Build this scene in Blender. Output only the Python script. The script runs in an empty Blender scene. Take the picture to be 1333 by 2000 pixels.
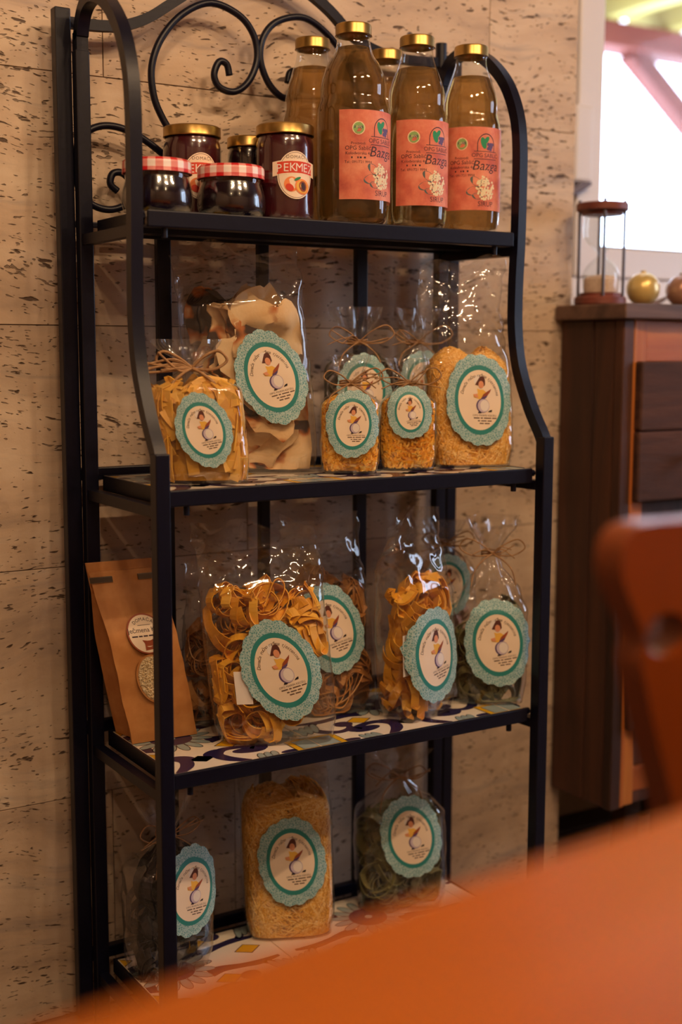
import bpy, bmesh, math, random
from mathutils import Vector, Matrix, noise
R = math.radians
random.seed(7)
scene = bpy.context.scene
COL = scene.collection

# ------------------------------------------------------------------ camera
CAM = Vector((-0.6385, -1.4241, 0.8926))
YAW, PITCH, ROLL, FPX = 0.55794, 0.12736, 0.00225, 2488.08
fwd = Vector((math.sin(YAW)*math.cos(PITCH), math.cos(YAW)*math.cos(PITCH), -math.sin(PITCH)))
rgt = Vector((math.cos(YAW), -math.sin(YAW), 0))
upv = rgt.cross(fwd)
r2 = rgt*math.cos(ROLL) + upv*math.sin(ROLL)
u2 = -rgt*math.sin(ROLL) + upv*math.cos(ROLL)
cd = bpy.data.cameras.new('camera')
cam = bpy.data.objects.new('camera', cd)
COL.objects.link(cam)
cam.matrix_world = Matrix(((r2.x, u2.x, -fwd.x, CAM.x), (r2.y, u2.y, -fwd.y, CAM.y), (r2.z, u2.z, -fwd.z, CAM.z), (0, 0, 0, 1)))
cd.sensor_fit = 'VERTICAL'
cd.sensor_height = 36.0
cd.lens = FPX*36.0/2000.0
cd.clip_start = 0.02
cd.dof.use_dof = True
cd.dof.focus_distance = 1.72
cd.dof.aperture_fstop = 2.1
scene.camera = cam

# ------------------------------------------------------------------ sky, exposure
w = bpy.data.worlds.new('sky')
scene.world = w
w.use_nodes = True
bg = w.node_tree.nodes['Background']
bg.inputs[0].default_value = (0.66, 0.78, 1.0, 1)
bg.inputs[1].default_value = 8.0
vs = scene.view_settings
vs.view_transform = 'Standard'
vs.look = 'None'
vs.gamma = 1.0
vs.use_curve_mapping = False
vs.exposure = 0.0
LAMP_W = 40.0            # each ceiling spot, see the ceiling_spot builder
LAMP_COL = (1.0, 0.67, 0.39)
LAMP_SPOTS = [(-0.35, -1.25), (0.35, -1.45), (1.0, -1.25), (0.3, -2.7), (-1.1, -2.4)]

# ------------------------------------------------------------------ helpers
def lin(h):
    h = h.lstrip('#')
    c = [int(h[i:i+2], 16)/255 for i in (0, 2, 4)]
    return tuple((x/12.92 if x <= 0.04045 else ((x+0.055)/1.055)**2.4) for x in c) + (1,)

class NT:
    def __init__(s, name):
        s.m = bpy.data.materials.new(name)
        s.m.use_nodes = True
        s.t = s.m.node_tree
        s.b = s.t.nodes['Principled BSDF']
        s.o = s.t.nodes['Material Output']
    def n(s, typ, _in=None, **kw):
        nd = s.t.nodes.new(typ)
        for k, v in kw.items():
            setattr(nd, k, v)
        for k, v in (_in or {}).items():
            s.put(nd.inputs[k], v)
        return nd
    def put(s, sock, v):
        if isinstance(v, bpy.types.NodeSocket):
            s.t.links.new(v, sock)
        elif isinstance(v, bpy.types.Node):
            s.t.links.new(v.outputs[0], sock)
        else:
            sock.default_value = v
    def P(s, **kw):
        names = dict(color='Base Color', rough='Roughness', metal='Metallic', spec='Specular IOR Level', ior='IOR', coat='Coat Weight', crough='Coat Roughness', trans='Transmission Weight', alpha='Alpha', normal='Normal', sss='Subsurface Weight', sheen='Sheen Weight')
        for k, v in kw.items():
            s.put(s.b.inputs[names[k]], v)
        return s
    def ramp(s, fac, stops):
        r = s.n('ShaderNodeValToRGB', {0: fac})
        e = r.color_ramp.elements
        while len(e) < len(stops):
            e.new(0.5)
        for el, (p, c) in zip(e, stops):
            el.position = p
            el.color = c
        return r
    def mapped(s, scale=(1, 1, 1), coord='Object', rot=(0, 0, 0), loc=(0, 0, 0)):
        tc = s.n('ShaderNodeTexCoord')
        mp = s.n('ShaderNodeMapping', {0: tc.outputs[coord], 'Scale': scale, 'Rotation': rot, 'Location': loc})
        return mp.outputs[0]
    def noise(s, vec, scale, detail=4, rough=0.55, dist=0.0):
        return s.n('ShaderNodeTexNoise', {'Vector': vec, 'Scale': scale, 'Detail': detail, 'Roughness': rough, 'Distortion': dist}).outputs[0]
    def mixc(s, fac, a, b, mode='MIX'):
        m = s.n('ShaderNodeMix', data_type='RGBA', blend_type=mode)
        s.put(m.inputs['Factor'], fac); s.put(m.inputs['A'], a); s.put(m.inputs['B'], b)
        return m.outputs['Result']
    def math(s, op, a, b=0.5):
        m = s.n('ShaderNodeMath', operation=op)
        s.put(m.inputs[0], a); s.put(m.inputs[1], b)
        return m.outputs[0]
    def bump(s, h, strength=0.3, dist=0.002):
        return s.n('ShaderNodeBump', {'Height': h, 'Strength': strength, 'Distance': dist}).outputs[0]

def plain(name, hexc, rough=0.5, metal=0.0, **kw):
    k = NT(name)
    k.P(color=lin(hexc), rough=rough, metal=metal, **kw)
    return k.m

def mottled(name, h1, h2, scale=30, rough=0.5, bump=0.15, detail=4, stretch=(1, 1, 1), **kw):
    k = NT(name)
    v = k.mapped(stretch)
    n = k.noise(v, scale, detail)
    k.P(color=k.ramp(n, [(0.35, lin(h1)), (0.65, lin(h2))]), rough=rough, normal=k.bump(n, bump, 0.001), **kw)
    return k.m

def wood(name, dark, mid, light, axis='z', scale=9, rough=0.55, coat=0.0, bump=0.35, spec=0.5):
    k = NT(name)
    st = {'x': (0.12, 1, 1), 'y': (1, 0.12, 1), 'z': (1, 1, 0.1)}[axis]
    v = k.mapped(st)
    oi = k.n('ShaderNodeObjectInfo')
    off = k.n('ShaderNodeVectorMath', {0: v, 1: oi.outputs['Random']}, operation='ADD')
    n1 = k.noise(off.outputs[0], scale, 6, 0.6, 1.2)
    n2 = k.noise(off.outputs[0], scale*9, 3, 0.6)
    c1 = k.ramp(n1, [(0.25, lin(dark)), (0.5, lin(mid)), (0.75, lin(light))])
    c2 = k.mixc(k.math('MULTIPLY', n2, 0.55), c1.outputs[0], lin(dark))
    h = k.math('ADD', n1, k.math('MULTIPLY', n2, 0.5))
    k.P(color=c2, rough=rough, coat=coat, crough=0.12, spec=spec, normal=k.bump(h, bump, 0.003))
    return k.m

def travertine():
    k = NT('travertine')
    geo = k.n('ShaderNodeNewGeometry')
    oi = k.n('ShaderNodeObjectInfo')
    sc = k.n('ShaderNodeVectorMath', {0: oi.outputs['Random'], 1: (9.1, 5.3, 7.7)}, operation='MULTIPLY')
    p = k.n('ShaderNodeVectorMath', {0: geo.outputs['Position'], 1: sc.outputs[0]}, operation='ADD').outputs[0]
    def mp(s, rot=(0, 0, 0)):
        return k.n('ShaderNodeMapping', {0: p, 'Scale': s, 'Rotation': rot}).outputs[0]
    # gentle warping of the bedding
    warp = k.n('ShaderNodeTexNoise', {'Vector': p, 'Scale': 4.0, 'Detail': 2.0})
    wv = k.n('ShaderNodeVectorMath', {0: warp.outputs[1], 1: (0.0, 0.0, 0.10)}, operation='MULTIPLY').outputs[0]
    pw = k.n('ShaderNodeVectorMath', {0: p, 1: wv}, operation='ADD').outputs[0]
    def mpw(s):
        return k.n('ShaderNodeMapping', {0: pw, 'Scale': s}).outputs[0]
    cloud = k.noise(mpw((1.2, 1.2, 5)), 3.0, 5, 0.6)
    band = k.noise(mpw((0.9, 0.9, 9)), 6.0, 4, 0.6)
    base = k.ramp(cloud, [(0.28, lin('#a08c7c')), (0.48, lin('#c3ab94')), (0.72, lin('#d6c3ad'))])
    base = k.mixc(k.ramp(band, [(0.56, (0, 0, 0, 1)), (0.74, (0.55, 0.55, 0.55, 1))]), base.outputs[0], lin('#8f8684'))
    # open pits, long along the bedding, gathered in bands
    pit = k.noise(mpw((40, 40, 150)), 1.0, 2.0, 0.5, 0.3)
    pit2 = k.noise(mpw((85, 85, 270)), 1.0, 1.0, 0.5, 0.2)
    mask = k.noise(mpw((1.3, 1.3, 6)), 3.3, 3, 0.6)
    th = k.math('ADD', pit, k.math('MULTIPLY', mask, 0.30))
    d1 = k.ramp(th, [(0.822, (0, 0, 0, 1)), (0.872, (1, 1, 1, 1))])
    th2 = k.math('ADD', pit2, k.math('MULTIPLY', mask, 0.30))
    d2 = k.ramp(th2, [(0.822, (0, 0, 0, 1)), (0.88, (0.75, 0.75, 0.75, 1))])
    dd = k.math('MAXIMUM', d1.outputs[0], d2.outputs[0])
    col = k.mixc(dd, base, lin('#584435'))
    fine = k.noise(p, 160, 3)
    h = k.math('SUBTRACT', k.math('MULTIPLY', fine, 0.12), dd)
    k.P(color=col, rough=0.62, normal=k.bump(h, 0.8, 0.004))
    return k.m

def pasta_mat(name, h1, h2, h3, rough=0.5):
    k = NT(name)
    geo = k.n('ShaderNodeNewGeometry')
    v = k.mapped((1, 1, 1))
    n = k.noise(v, 45, 3)
    f = k.math('ADD', k.math('MULTIPLY', geo.outputs['Random Per Island'], 0.7), k.math('MULTIPLY', n, 0.3))
    k.P(color=k.ramp(f, [(0.1, lin(h1)), (0.5, lin(h2)), (0.9, lin(h3))]).outputs[0], rough=rough, normal=k.bump(n, 0.15, 0.001))
    return k.m

def film():
    k = NT('cellophane')
    k.t.nodes.remove(k.b)
    lw = k.n('ShaderNodeLayerWeight', {'Blend': 0.5})
    fac = k.math('ADD', k.math('MULTIPLY', k.math('POWER', lw.outputs['Facing'], 3.5), 0.75), 0.075)
    tr = k.n('ShaderNodeBsdfTransparent', {0: (0.97, 0.97, 0.97, 1)})
    df = k.n('ShaderNodeBsdfTranslucent', {0: (0.8, 0.8, 0.82, 1)})
    d2 = k.n('ShaderNodeBsdfDiffuse', {0: (0.8, 0.8, 0.82, 1)})
    dm = k.n('ShaderNodeMixShader', {0: 0.5, 1: df.outputs[0], 2: d2.outputs[0]})
    m0 = k.n('ShaderNodeMixShader', {0: 0.030, 1: tr.outputs[0], 2: dm.outputs[0]})
    gl = k.n('ShaderNodeBsdfGlossy', {'Color': (1, 1, 1, 1), 'Roughness': 0.06})
    m1 = k.n('ShaderNodeMixShader', {0: fac, 1: m0.outputs[0], 2: gl.outputs[0]})
    k.put(k.o.inputs[0], m1.outputs[0])
    return k.m

def thin_glass(name, tint=(0.95, 0.97, 0.96, 1), rough=0.02, gain=1.0):
    k = NT(name)
    k.t.nodes.remove(k.b)
    lw = k.n('ShaderNodeLayerWeight', {'Blend': 0.5})
    f = k.math('MULTIPLY', k.math('ADD', k.math('MULTIPLY', k.math('POWER', lw.outputs['Facing'], 4.5), 0.9), 0.05), gain)
    tr = k.n('ShaderNodeBsdfTransparent', {0: tint})
    gl = k.n('ShaderNodeBsdfGlossy', {'Color': (1, 1, 1, 1), 'Roughness': rough})
    m1 = k.n('ShaderNodeMixShader', {0: f, 1: tr.outputs[0], 2: gl.outputs[0]})
    k.put(k.o.inputs[0], m1.outputs[0])
    return k.m

def syrup():
    k = NT('elderflower_syrup')
    k.t.nodes.remove(k.b)
    rf = k.n('ShaderNodeBsdfRefraction', {'Color': (0.82, 0.64, 0.38, 1), 'Roughness': 0.02, 'IOR': 1.22})
    tp = k.n('ShaderNodeBsdfTransparent', {0: (0.78, 0.60, 0.35, 1)})
    m0 = k.n('ShaderNodeMixShader', {0: 0.45, 1: rf.outputs[0], 2: tp.outputs[0]})
    ts = k.n('ShaderNodeBsdfTranslucent', {0: (0.42, 0.27, 0.10, 1)})
    df = k.n('ShaderNodeBsdfDiffuse', {0: (0.42, 0.27, 0.10, 1)})
    m1 = k.n('ShaderNodeMixShader', {0: 0.5, 1: ts.outputs[0], 2: df.outputs[0]})
    m2 = k.n('ShaderNodeMixShader', {0: 0.13, 1: m0.outputs[0], 2: m1.outputs[0]})
    k.put(k.o.inputs[0], m2.outputs[0])
    return k.m

def lace_mat():
    k = NT('lace_print')
    tc = k.n('ShaderNodeTexCoord')
    mp = k.n('ShaderNodeMapping', {0: tc.outputs['UV'], 'Scale': (1, 1, 1)})
    vo = k.n('ShaderNodeTexVoronoi', {'Vector': mp.outputs[0], 'Scale': 0.8}, feature='DISTANCE_TO_EDGE')
    wv = k.noise(mp.outputs[0], 2.4, 3, 0.6, 1.5)
    e = k.ramp(vo.outputs[0], [(0.06, (1, 1, 1, 1)), (0.2, (0, 0, 0, 1))])
    s = k.ramp(wv, [(0.5, (0, 0, 0, 1)), (0.56, (1, 1, 1, 1))])
    f = k.math('MULTIPLY', k.math('MAXIMUM', e.outputs[0], k.math('MULTIPLY', s.outputs[0], 0.35)), 0.9)
    col = k.mixc(f, lin('#579aa4'), lin('#bcd6d6'))
    k.P(color=col, rough=0.55, normal=k.bump(f, 0.4, 0.0006))
    return k.m

def label_orange():
    k = NT('syrup_label_paper')
    v = k.mapped((1, 1, 1))
    n = k.noise(v, 26, 5, 0.6)
    c = k.ramp(n, [(0.3, lin('#b04a44')), (0.5, lin('#d4745c')), (0.72, lin('#e69a7c'))])
    k.P(color=c.outputs[0], rough=0.6)
    return k.m

def bread_mat():
    k = NT('toasted_flatbread')
    v = k.mapped((1, 1, 1))
    oi = k.n('ShaderNodeObjectInfo')
    off = k.n('ShaderNodeVectorMath', {0: v, 1: oi.outputs['Random']}, operation='ADD').outputs[0]
    n = k.noise(off, 13, 3, 0.5)
    c = k.ramp(n, [(0.30, lin('#e9cfa4')), (0.52, lin('#e3bd8a')), (0.57, lin('#b8692a')), (0.61, lin('#2a140c'))])
    f = k.noise(off, 120, 3)
    k.P(color=c.outputs[0], rough=0.8, normal=k.bump(f, 0.3, 0.002))
    return k.m

def floor_mat():
    k = NT('patterned_floor_tile')
    v = k.mapped((1, 1, 1))
    wv = k.n('ShaderNodeTexWave', {'Vector': v, 'Scale': 9.0, 'Distortion': 2.0, 'Detail': 2.0}, wave_type='RINGS')
    n = k.noise(v, 30, 4)
    c = k.mixc(k.ramp(wv.outputs[0], [(0.5, (0, 0, 0, 1)), (0.6, (0.7, 0.7, 0.7, 1))]), lin('#75675a'), lin('#40362f'))
    k.P(color=k.mixc(k.math('MULTIPLY', n, 0.4), c, lin('#84756a')), rough=0.4)
    return k.m

M = {}
M['iron'] = mottled('black_iron', '#06071a', '#0a0b20', 140, 0.38, 0.12, spec=0.35)
M['trav'] = travertine()
M['joint'] = plain('joint_mortar', '#6b5a4c', 0.9)
M['plaster'] = mottled('warm_plaster', '#9a8168', '#ab9278', 8, 0.85, 0.1)
M['ceil'] = wood('brown_ceiling_boards', '#3c2818', '#553a24', '#6b4a30', 'x', 5, 0.7)
M['film'] = film()
M['glass'] = thin_glass('jar_glass')
M['pane'] = thin_glass('window_pane_glass', (0.98, 0.99, 1, 1), 0.0, 0.15)
M['syrup'] = syrup()
M['gold'] = mottled('gold_lacquered_lid', '#a8894e', '#b8985c', 60, 0.34, 0.05, metal=1.0)
M['lace'] = lace_mat()
M['teal'] = plain('teal_ink', '#2f8a88', 0.5)
M['cream'] = plain('cream_label_paper', '#f3dfc8', 0.55)
M['ink'] = plain('grey_ink', '#6b5648', 0.6)
M['inkdark'] = plain('dark_ink', '#3a2430', 0.6)
M['hair'] = plain('brown_ink', '#5c2f26', 0.6)
M['skin'] = plain('peach_ink', '#e29a74', 0.6)
M['yellow'] = plain('yellow_ink', '#edb94e', 0.6)
M['purple'] = plain('purple_ink', '#5b4474', 0.6)
M['lilac'] = plain('lilac_ink', '#cdbfd0', 0.6)
M['bread_ink'] = plain('russet_ink', '#9a4a2a', 0.6)
M['white'] = plain('white_ink', '#efe6e0', 0.6)
M['black'] = plain('black_ink', '#171016', 0.6)
M['orange_paper'] = label_orange()
M['leafgreen'] = plain('leaf_ink', '#1f8a5c', 0.6)
M['slate'] = plain('slate_leaf_ink', '#4d5c5c', 0.6)
M['sealgreen'] = plain('seal_green_ink', '#86b06a', 0.6)
M['blossom'] = plain('blossom_ink', '#e6d8b4', 0.6)
M['redink'] = plain('red_ink', '#d43a1c', 0.5)
M['orangeink'] = plain('apricot_ink', '#ef8a4a', 0.5)
M['tile'] = plain('glazed_white_tile', '#e6dccb', 0.18)
M['navy'] = plain('navy_glaze', '#231f4a', 0.2)
M['tyellow'] = plain('yellow_glaze', '#d9a81e', 0.2)
M['tgrey'] = plain('blue_grey_glaze', '#93a5a6', 0.2)
M['tline'] = plain('outline_glaze', '#2b2a30', 0.3)
M['raffia'] = mottled('raffia', '#8f6a48', '#b48d64', 90, 0.8, 0.2)
M['kraft'] = mottled('kraft_paper', '#b57840', '#c58a50', 40, 0.62, 0.25)
M['tin'] = plain('tin_strip', '#8b8272', 0.3, 0.9)
M['grain'] = mottled('barley_grain', '#d8bd8c', '#efe0bd', 300, 0.6, 0.2)
M['egg'] = pasta_mat('egg_pasta', '#d08a14', '#eca924', '#fac248')
M['egg2'] = pasta_mat('golden_noodle', '#c58a2a', '#e0a83e', '#efc060')
M['wholemeal'] = pasta_mat('wholemeal_pasta', '#8f5a2a', '#b27a3c', '#c8945a')
M['spinach'] = pasta_mat('spinach_pasta', '#57552e', '#757245', '#8f8a5c')
M['nettle'] = pasta_mat('dark_green_pasta', '#38352a', '#4e4836', '#625a44')
M['ink_pasta'] = pasta_mat('black_ink_pasta', '#131118', '#232028', '#37323a')
M['beetpasta'] = pasta_mat('pale_red_pasta', '#8a4a3c', '#b08468', '#c89c80')
M['verm'] = pasta_mat('vermicelli', '#c07c1c', '#f0b444', '#ffe29c')
M['grated'] = pasta_mat('grated_pasta', '#d8900c', '#ffbc2c', '#ffdf7c')
M['bread'] = bread_mat()
M['jam_red'] = plain('dark_red_jam', '#42101a', 0.25, 0, coat=0.6)
M['jam_plum'] = plain('plum_jam', '#190a16', 0.2, 0, coat=0.6)
M['frame_white'] = plain('white_window_plastic', '#d9d4d6', 0.35)
M['strap'] = plain('grey_shutter_strap', '#6d6878', 0.8)
M['cabwood'] = wood('old_dark_plank', '#1f1210', '#4a2a1e', '#6b3f28', 'z', 11, 0.6)
M['cabtop'] = wood('weathered_top_plank', '#3a2a26', '#6b5046', '#8a6a58', 'x', 11, 0.6)
M['caborange'] = wood('orange_cabinet_wood', '#7a3c14', '#b8652a', '#d08038', 'x', 7, 0.5)
M['cabstrip'] = wood('orange_cabinet_strip', '#8a4a18', '#b8682a', '#d08a3c', 'z', 7, 0.5)
M['rough'] = wood('rough_sawn_panel', '#2a1612', '#523023', '#6e4430', 'x', 14, 0.8, 0, 0.9)
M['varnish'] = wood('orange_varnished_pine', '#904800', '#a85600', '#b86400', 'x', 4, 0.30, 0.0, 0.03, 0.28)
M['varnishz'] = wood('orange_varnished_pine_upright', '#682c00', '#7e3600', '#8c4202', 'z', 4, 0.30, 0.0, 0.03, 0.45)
M['hourwood'] = wood('hourglass_wood', '#4a2220', '#7a3c30', '#925040', 'x', 9, 0.5)
M['steel'] = plain('grey_steel_rod', '#6f6c72', 0.35, 0.9)
M['sand'] = mottled('pale_sand', '#cdb2a0', '#dcc4b2', 200, 0.9, 0.2)
M['pearl_y'] = plain('champagne_pearl', '#dcc078', 0.28, 0.35, coat=0.5)
M['pearl_p'] = plain('bronze_pearl', '#a8806c', 0.28, 0.35, coat=0.5)
M['rafter'] = wood('pale_yellow_rafter', '#9a8a3c', '#b8a85a', '#cabf7a', 'y', 4, 0.7)
M['beam'] = wood('red_brown_beam', '#5c2418', '#7c3626', '#904634', 'x', 4, 0.7)
M['floor'] = floor_mat()
M['darkbase'] = plain('dark_skirting', '#2c2220', 0.6)

def gingham():
    k = NT('red_gingham_print')
    tc = k.n('ShaderNodeTexCoord')
    sx = k.n('ShaderNodeSeparateXYZ', {0: tc.outputs['UV']})
    def st(v):
        return k.math('GREATER_THAN', k.math('FRACT', v, 0), 0.5)
    s = k.math('ADD', st(sx.outputs[0]), st(sx.outputs[1]))
    c = k.ramp(k.math('MULTIPLY', s, 0.5), [(0.0, lin('#efe2df')), (0.5, lin('#e08a84')), (1.0, lin('#c0141c'))])
    c.color_ramp.interpolation = 'CONSTANT'
    c.color_ramp.elements[1].position = 0.4
    c.color_ramp.elements[2].position = 0.9
    k.P(color=c.outputs[0], rough=0.35)
    return k.m
M['gingham'] = gingham()

class MB:
    """collects geometry for ONE mesh object"""
    def __init__(s):
        s.v = []; s.f = []; s.mi = []; s.uv = {}
    def add(s, vs, fs, m=0, uvs=None):
        b = len(s.v)
        s.v.extend(tuple(p) for p in vs)
        for f in fs:
            s.f.append(tuple(i+b for i in f)); s.mi.append(m)
        if uvs:
            for i, u in enumerate(uvs):
                s.uv[b+i] = u
    def box(s, lo, hi, m=0, bev=0.0, mat=None):
        (x0, y0, z0), (x1, y1, z1) = lo, hi
        b = min(bev, 0.45*(x1-x0), 0.45*(y1-y0), 0.45*(z1-z0))
        if b <= 0:
            P = [(x, y, z) for x in (x0, x1) for y in (y0, y1) for z in (z0, z1)]
            F = [(0, 1, 3, 2), (4, 6, 7, 5), (0, 4, 5, 1), (2, 3, 7, 6), (0, 2, 6, 4), (1, 5, 7, 3)]
        else:
            bm = bmesh.new()
            bmesh.ops.create_cube(bm, size=1.0)
            for v in bm.verts:
                v.co = Vector(((x0+x1)/2+v.co.x*(x1-x0), (y0+y1)/2+v.co.y*(y1-y0), (z0+z1)/2+v.co.z*(z1-z0)))
            bmesh.ops.bevel(bm, geom=list(bm.edges), offset=b, segments=2, profile=0.5, affect='EDGES')
            bm.verts.index_update()
            P = [tuple(v.co) for v in bm.verts]
            F = [tuple(v.index for v in f.verts) for f in bm.faces]
            bm.free()
        if mat is not None:
            P = [mat @ Vector(p) for p in P]
        s.add(P, F, m)
        return s
    def tube(s, pts, r, n=8, m=0, closed=False, flat=1.0, cap=True):
        pts = [Vector(p) for p in pts]
        N = len(pts)
        T = []
        for i in range(N):
            a = pts[(i-1) % N] if (closed or i > 0) else pts[i]
            b = pts[(i+1) % N] if (closed or i < N-1) else pts[i]
            T.append((b-a).normalized())
        ref = Vector((0, 0, 1)) if abs(T[0].z) < 0.9 else Vector((1, 0, 0))
        nrm = (ref - T[0]*ref.dot(T[0])).normalized()
        P = []
        for i in range(N):
            nrm = (nrm - T[i]*nrm.dot(T[i]))
            if nrm.length < 1e-6:
                nrm = T[i].orthogonal()
            nrm.normalize()
            bi = T[i].cross(nrm)
            rr = r[i] if isinstance(r, (list, tuple)) else r
            for j in range(n):
                a = 2*math.pi*(j+0.5)/n
                P.append(pts[i] + nrm*(math.cos(a)*rr) + bi*(math.sin(a)*rr*flat))
        F = []
        for i in range(N if closed else N-1):
            k = (i+1) % N
            for j in range(n):
                l = (j+1) % n
                F.append((i*n+j, i*n+l, k*n+l, k*n+j))
        if cap and not closed:
            F.append(tuple(range(n-1, -1, -1)))
            F.append(tuple((N-1)*n+j for j in range(n)))
        s.add(P, F, m)
        return s
    def lathe(s, prof, n=40, m=0, c=(0, 0, 0), a0=0.0, a1=2*math.pi):
        full = abs(a1-a0-2*math.pi) < 1e-6
        k = n if full else n+1
        P = []; F = []
        for r, z in prof:
            for j in range(k):
                a = a0+(a1-a0)*j/n
                P.append((c[0]+r*math.cos(a), c[1]+r*math.sin(a), c[2]+z))
        for i in range(len(prof)-1):
            for j in range(n):
                l = (j+1) % k
                F.append((i*k+j, i*k+l, (i+1)*k+l, (i+1)*k+j))
        s.add(P, F, m)
        return s
    def build(s, name, mats, parent=None, smooth=None, loc=None):
        me = bpy.data.meshes.new(name)
        me.from_pydata(s.v, [], s.f)
        if not isinstance(mats, (list, tuple)):
            mats = [mats]
        for mt in mats:
            me.materials.append(mt)
        if len(mats) > 1:
            me.polygons.foreach_set('material_index', s.mi)
        if s.uv:
            ul = me.uv_layers.new(name='UVMap')
            for lp in me.loops:
                ul.data[lp.index].uv = s.uv.get(lp.vertex_index, (0, 0))
        if smooth:
            me.polygons.foreach_set('use_smooth', [True]*len(me.polygons))
            if smooth is not True:
                try:
                    me.set_sharp_from_angle(angle=R(smooth))
                except Exception:
                    pass
        me.update()
        o = bpy.data.objects.new(name, me)
        COL.objects.link(o)
        if parent:
            o.parent = parent
        if loc:
            o.location = loc
        return o

def tag(o, label=None, cat=None, group=None, kind=None):
    if label: o['label'] = label
    if cat: o['category'] = cat
    if group: o['group'] = group
    if kind: o['kind'] = kind
    return o
def empty(name, loc=(0, 0, 0), rz=0.0, label=None, cat=None, group=None):
    o = bpy.data.objects.new(name, None)
    o.empty_display_size = 0.05
    COL.objects.link(o)
    o.location = loc
    o.rotation_euler = (0, 0, rz)
    return tag(o, label, cat, group)
def part(mb, name, mats, parent, smooth=None, label=None, kind=None):
    return tag(mb.build(name, mats, parent, smooth), label, None, None, kind)
def catmull(pts, k=6, closed=False):
    pts = [Vector(p) for p in pts]
    N = len(pts)
    out = []
    for i in range(N if closed else N-1):
        g = lambda q: pts[q % N] if closed else pts[max(0, min(N-1, q))]
        p0, p1, p2, p3 = g(i-1), g(i), g(i+1), g(i+2)
        for j in range(k):
            t = j/k
            out.append(0.5*((2*p1)+(p2-p0)*t+(2*p0-5*p1+4*p2-p3)*t*t+(3*p1-p0-3*p2+p3)*t*t*t))
    if not closed:
        out.append(pts[-1])
    return out
def sm(t):
    t = max(0.0, min(1.0, t))
    return t*t*(3-2*t)
def lerp(a, b, t):
    return a+(b-a)*t
# ------------------------------------------------------------------ room
FL = -0.08
YW = 0.285
CE = 2.42
def struct(name, boxes, mat, bev=0.0):
    mb = MB()
    for lo, hi in boxes:
        mb.box(lo, hi, 0, bev)
    return tag(mb.build(name, mat), None, None, None, 'structure')
struct('floor', [((-2.3, -4.0, FL-0.1), (3.3, 0.62, FL))], M['floor'])
struct('ceiling', [((-2.3, -4.0, CE), (3.3, 0.62, CE+0.1))], M['ceil'])
struct('wall_left', [((-2.3, -4.0, FL), (-2.2, 0.62, CE))], M['plaster'])
struct('wall_right', [((3.2, -4.0, FL), (3.3, 0.62, 0.75)), ((3.2, -4.0, 2.2), (3.3, 0.62, CE)), ((3.2, -4.0, 0.75), (3.3, -1.7, 2.2)), ((3.2, -0.5, 0.75), (3.3, 0.62, 2.2))], M['plaster'])
wr = bpy.data.objects.new('added_daylight_window', None); COL.objects.link(wr); wr.location = (3.25, -1.1, 0.75); tag(wr, None, None, None, 'structure')  # out-of-view window, added to bring cool daylight onto the rack
for nm, lo, hi, mk in (('frame_stile', (-0.03, -0.6, 0), (0.03, -0.53, 1.45), 'frame_white'), ('frame_stile', (-0.03, 0.53, 0), (0.03, 0.6, 1.45), 'frame_white'), ('mullion', (-0.03, -0.04, 0.0705), (0.03, 0.04, 1.3795), 'frame_white'), ('frame_rail', (-0.03, -0.53, 0), (0.03, 0.53, 0.07), 'frame_white'), ('frame_rail', (-0.03, -0.53, 1.38), (0.03, 0.53, 1.45), 'frame_white'), ('pane', (-0.003, -0.53, 0.07), (0.003, -0.04, 1.38), 'pane'), ('pane', (-0.003, 0.04, 0.07), (0.003, 0.53, 1.38), 'pane')):
    mb = MB(); mb.box(lo, hi, 0, 0.004 if mk != 'pane' else 0); part(mb, nm, M[mk], wr)
struct('wall_front', [((-2.2, -4.0, FL), (3.2, -3.9, CE))], M['plaster'])
wall = struct('wall_back', [((-2.2, YW+0.004, FL), (0.903, 0.62, CE))], M['joint'])
ROWS = [FL, 0.249, 0.587, 0.924, 1.262, 1.60, 1.94, 2.28, CE]
JOINTS = [[-1.31, -0.64, 0.033, 0.234], [-1.6, -0.95, -0.30, 0.37], [-1.75, -1.08, -0.41, 0.26], [-1.54, -0.87, -0.2, 0.47], [-1.3, -0.63, 0.042, 0.713], [-1.6, -0.95, -0.30, 0.37], [-1.3, -0.63, 0.042, 0.713], [-0.9, 0.1]]
for i in range(len(ROWS)-1):
    xs = [-2.2]+JOINTS[i]+[0.905]
    for a, b in zip(xs[:-1], xs[1:]):
        mb = MB()
        mb.box((a+0.0006, YW+random.uniform(0, 0.0008), ROWS[i]+0.0006), (b-0.0006, YW+0.008, ROWS[i+1]-0.0006), 0, 0.0006)
        part(mb, 'travertine_slab', M['trav'], wall)
# window side, set back behind the end of the stone wall
struct('wall_recess', [((0.903, 0.495, FL), (3.2, 0.62, 0.985)), ((0.903, 0.495, 2.12), (3.2, 0.62, CE)), ((2.42, 0.495, 0.985), (3.2, 0.62, 2.12))], M['plaster'])
struct('trim_1', [((0.906, 0.425, FL), (3.199, 0.494, FL+0.012))], M['darkbase'], 0.003)
struct('trim_2', [((0.906, 0.36, 0.955), (2.5, 0.494, 0.984))], M['frame_white'], 0.004)
win = bpy.data.objects.new('window_1', None); COL.objects.link(win); win.location = (1.66, 0.5, 0.985)
tag(win, None, None, None, 'structure')
def wpart(name, lo, hi, mat, bev=0.004, parent=win):
    mb = MB(); mb.box(tuple(lo[i]-win.location[i] for i in range(3)), tuple(hi[i]-win.location[i] for i in range(3)), 0, bev)
    return part(mb, name, mat, parent)
wpart('frame_stile', (0.906, 0.44, 0.986), (1.045, 0.51, 2.12), M['frame_white'])
wpart('frame_stile', (2.33, 0.44, 0.986), (2.42, 0.51, 2.12), M['frame_white'])
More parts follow.
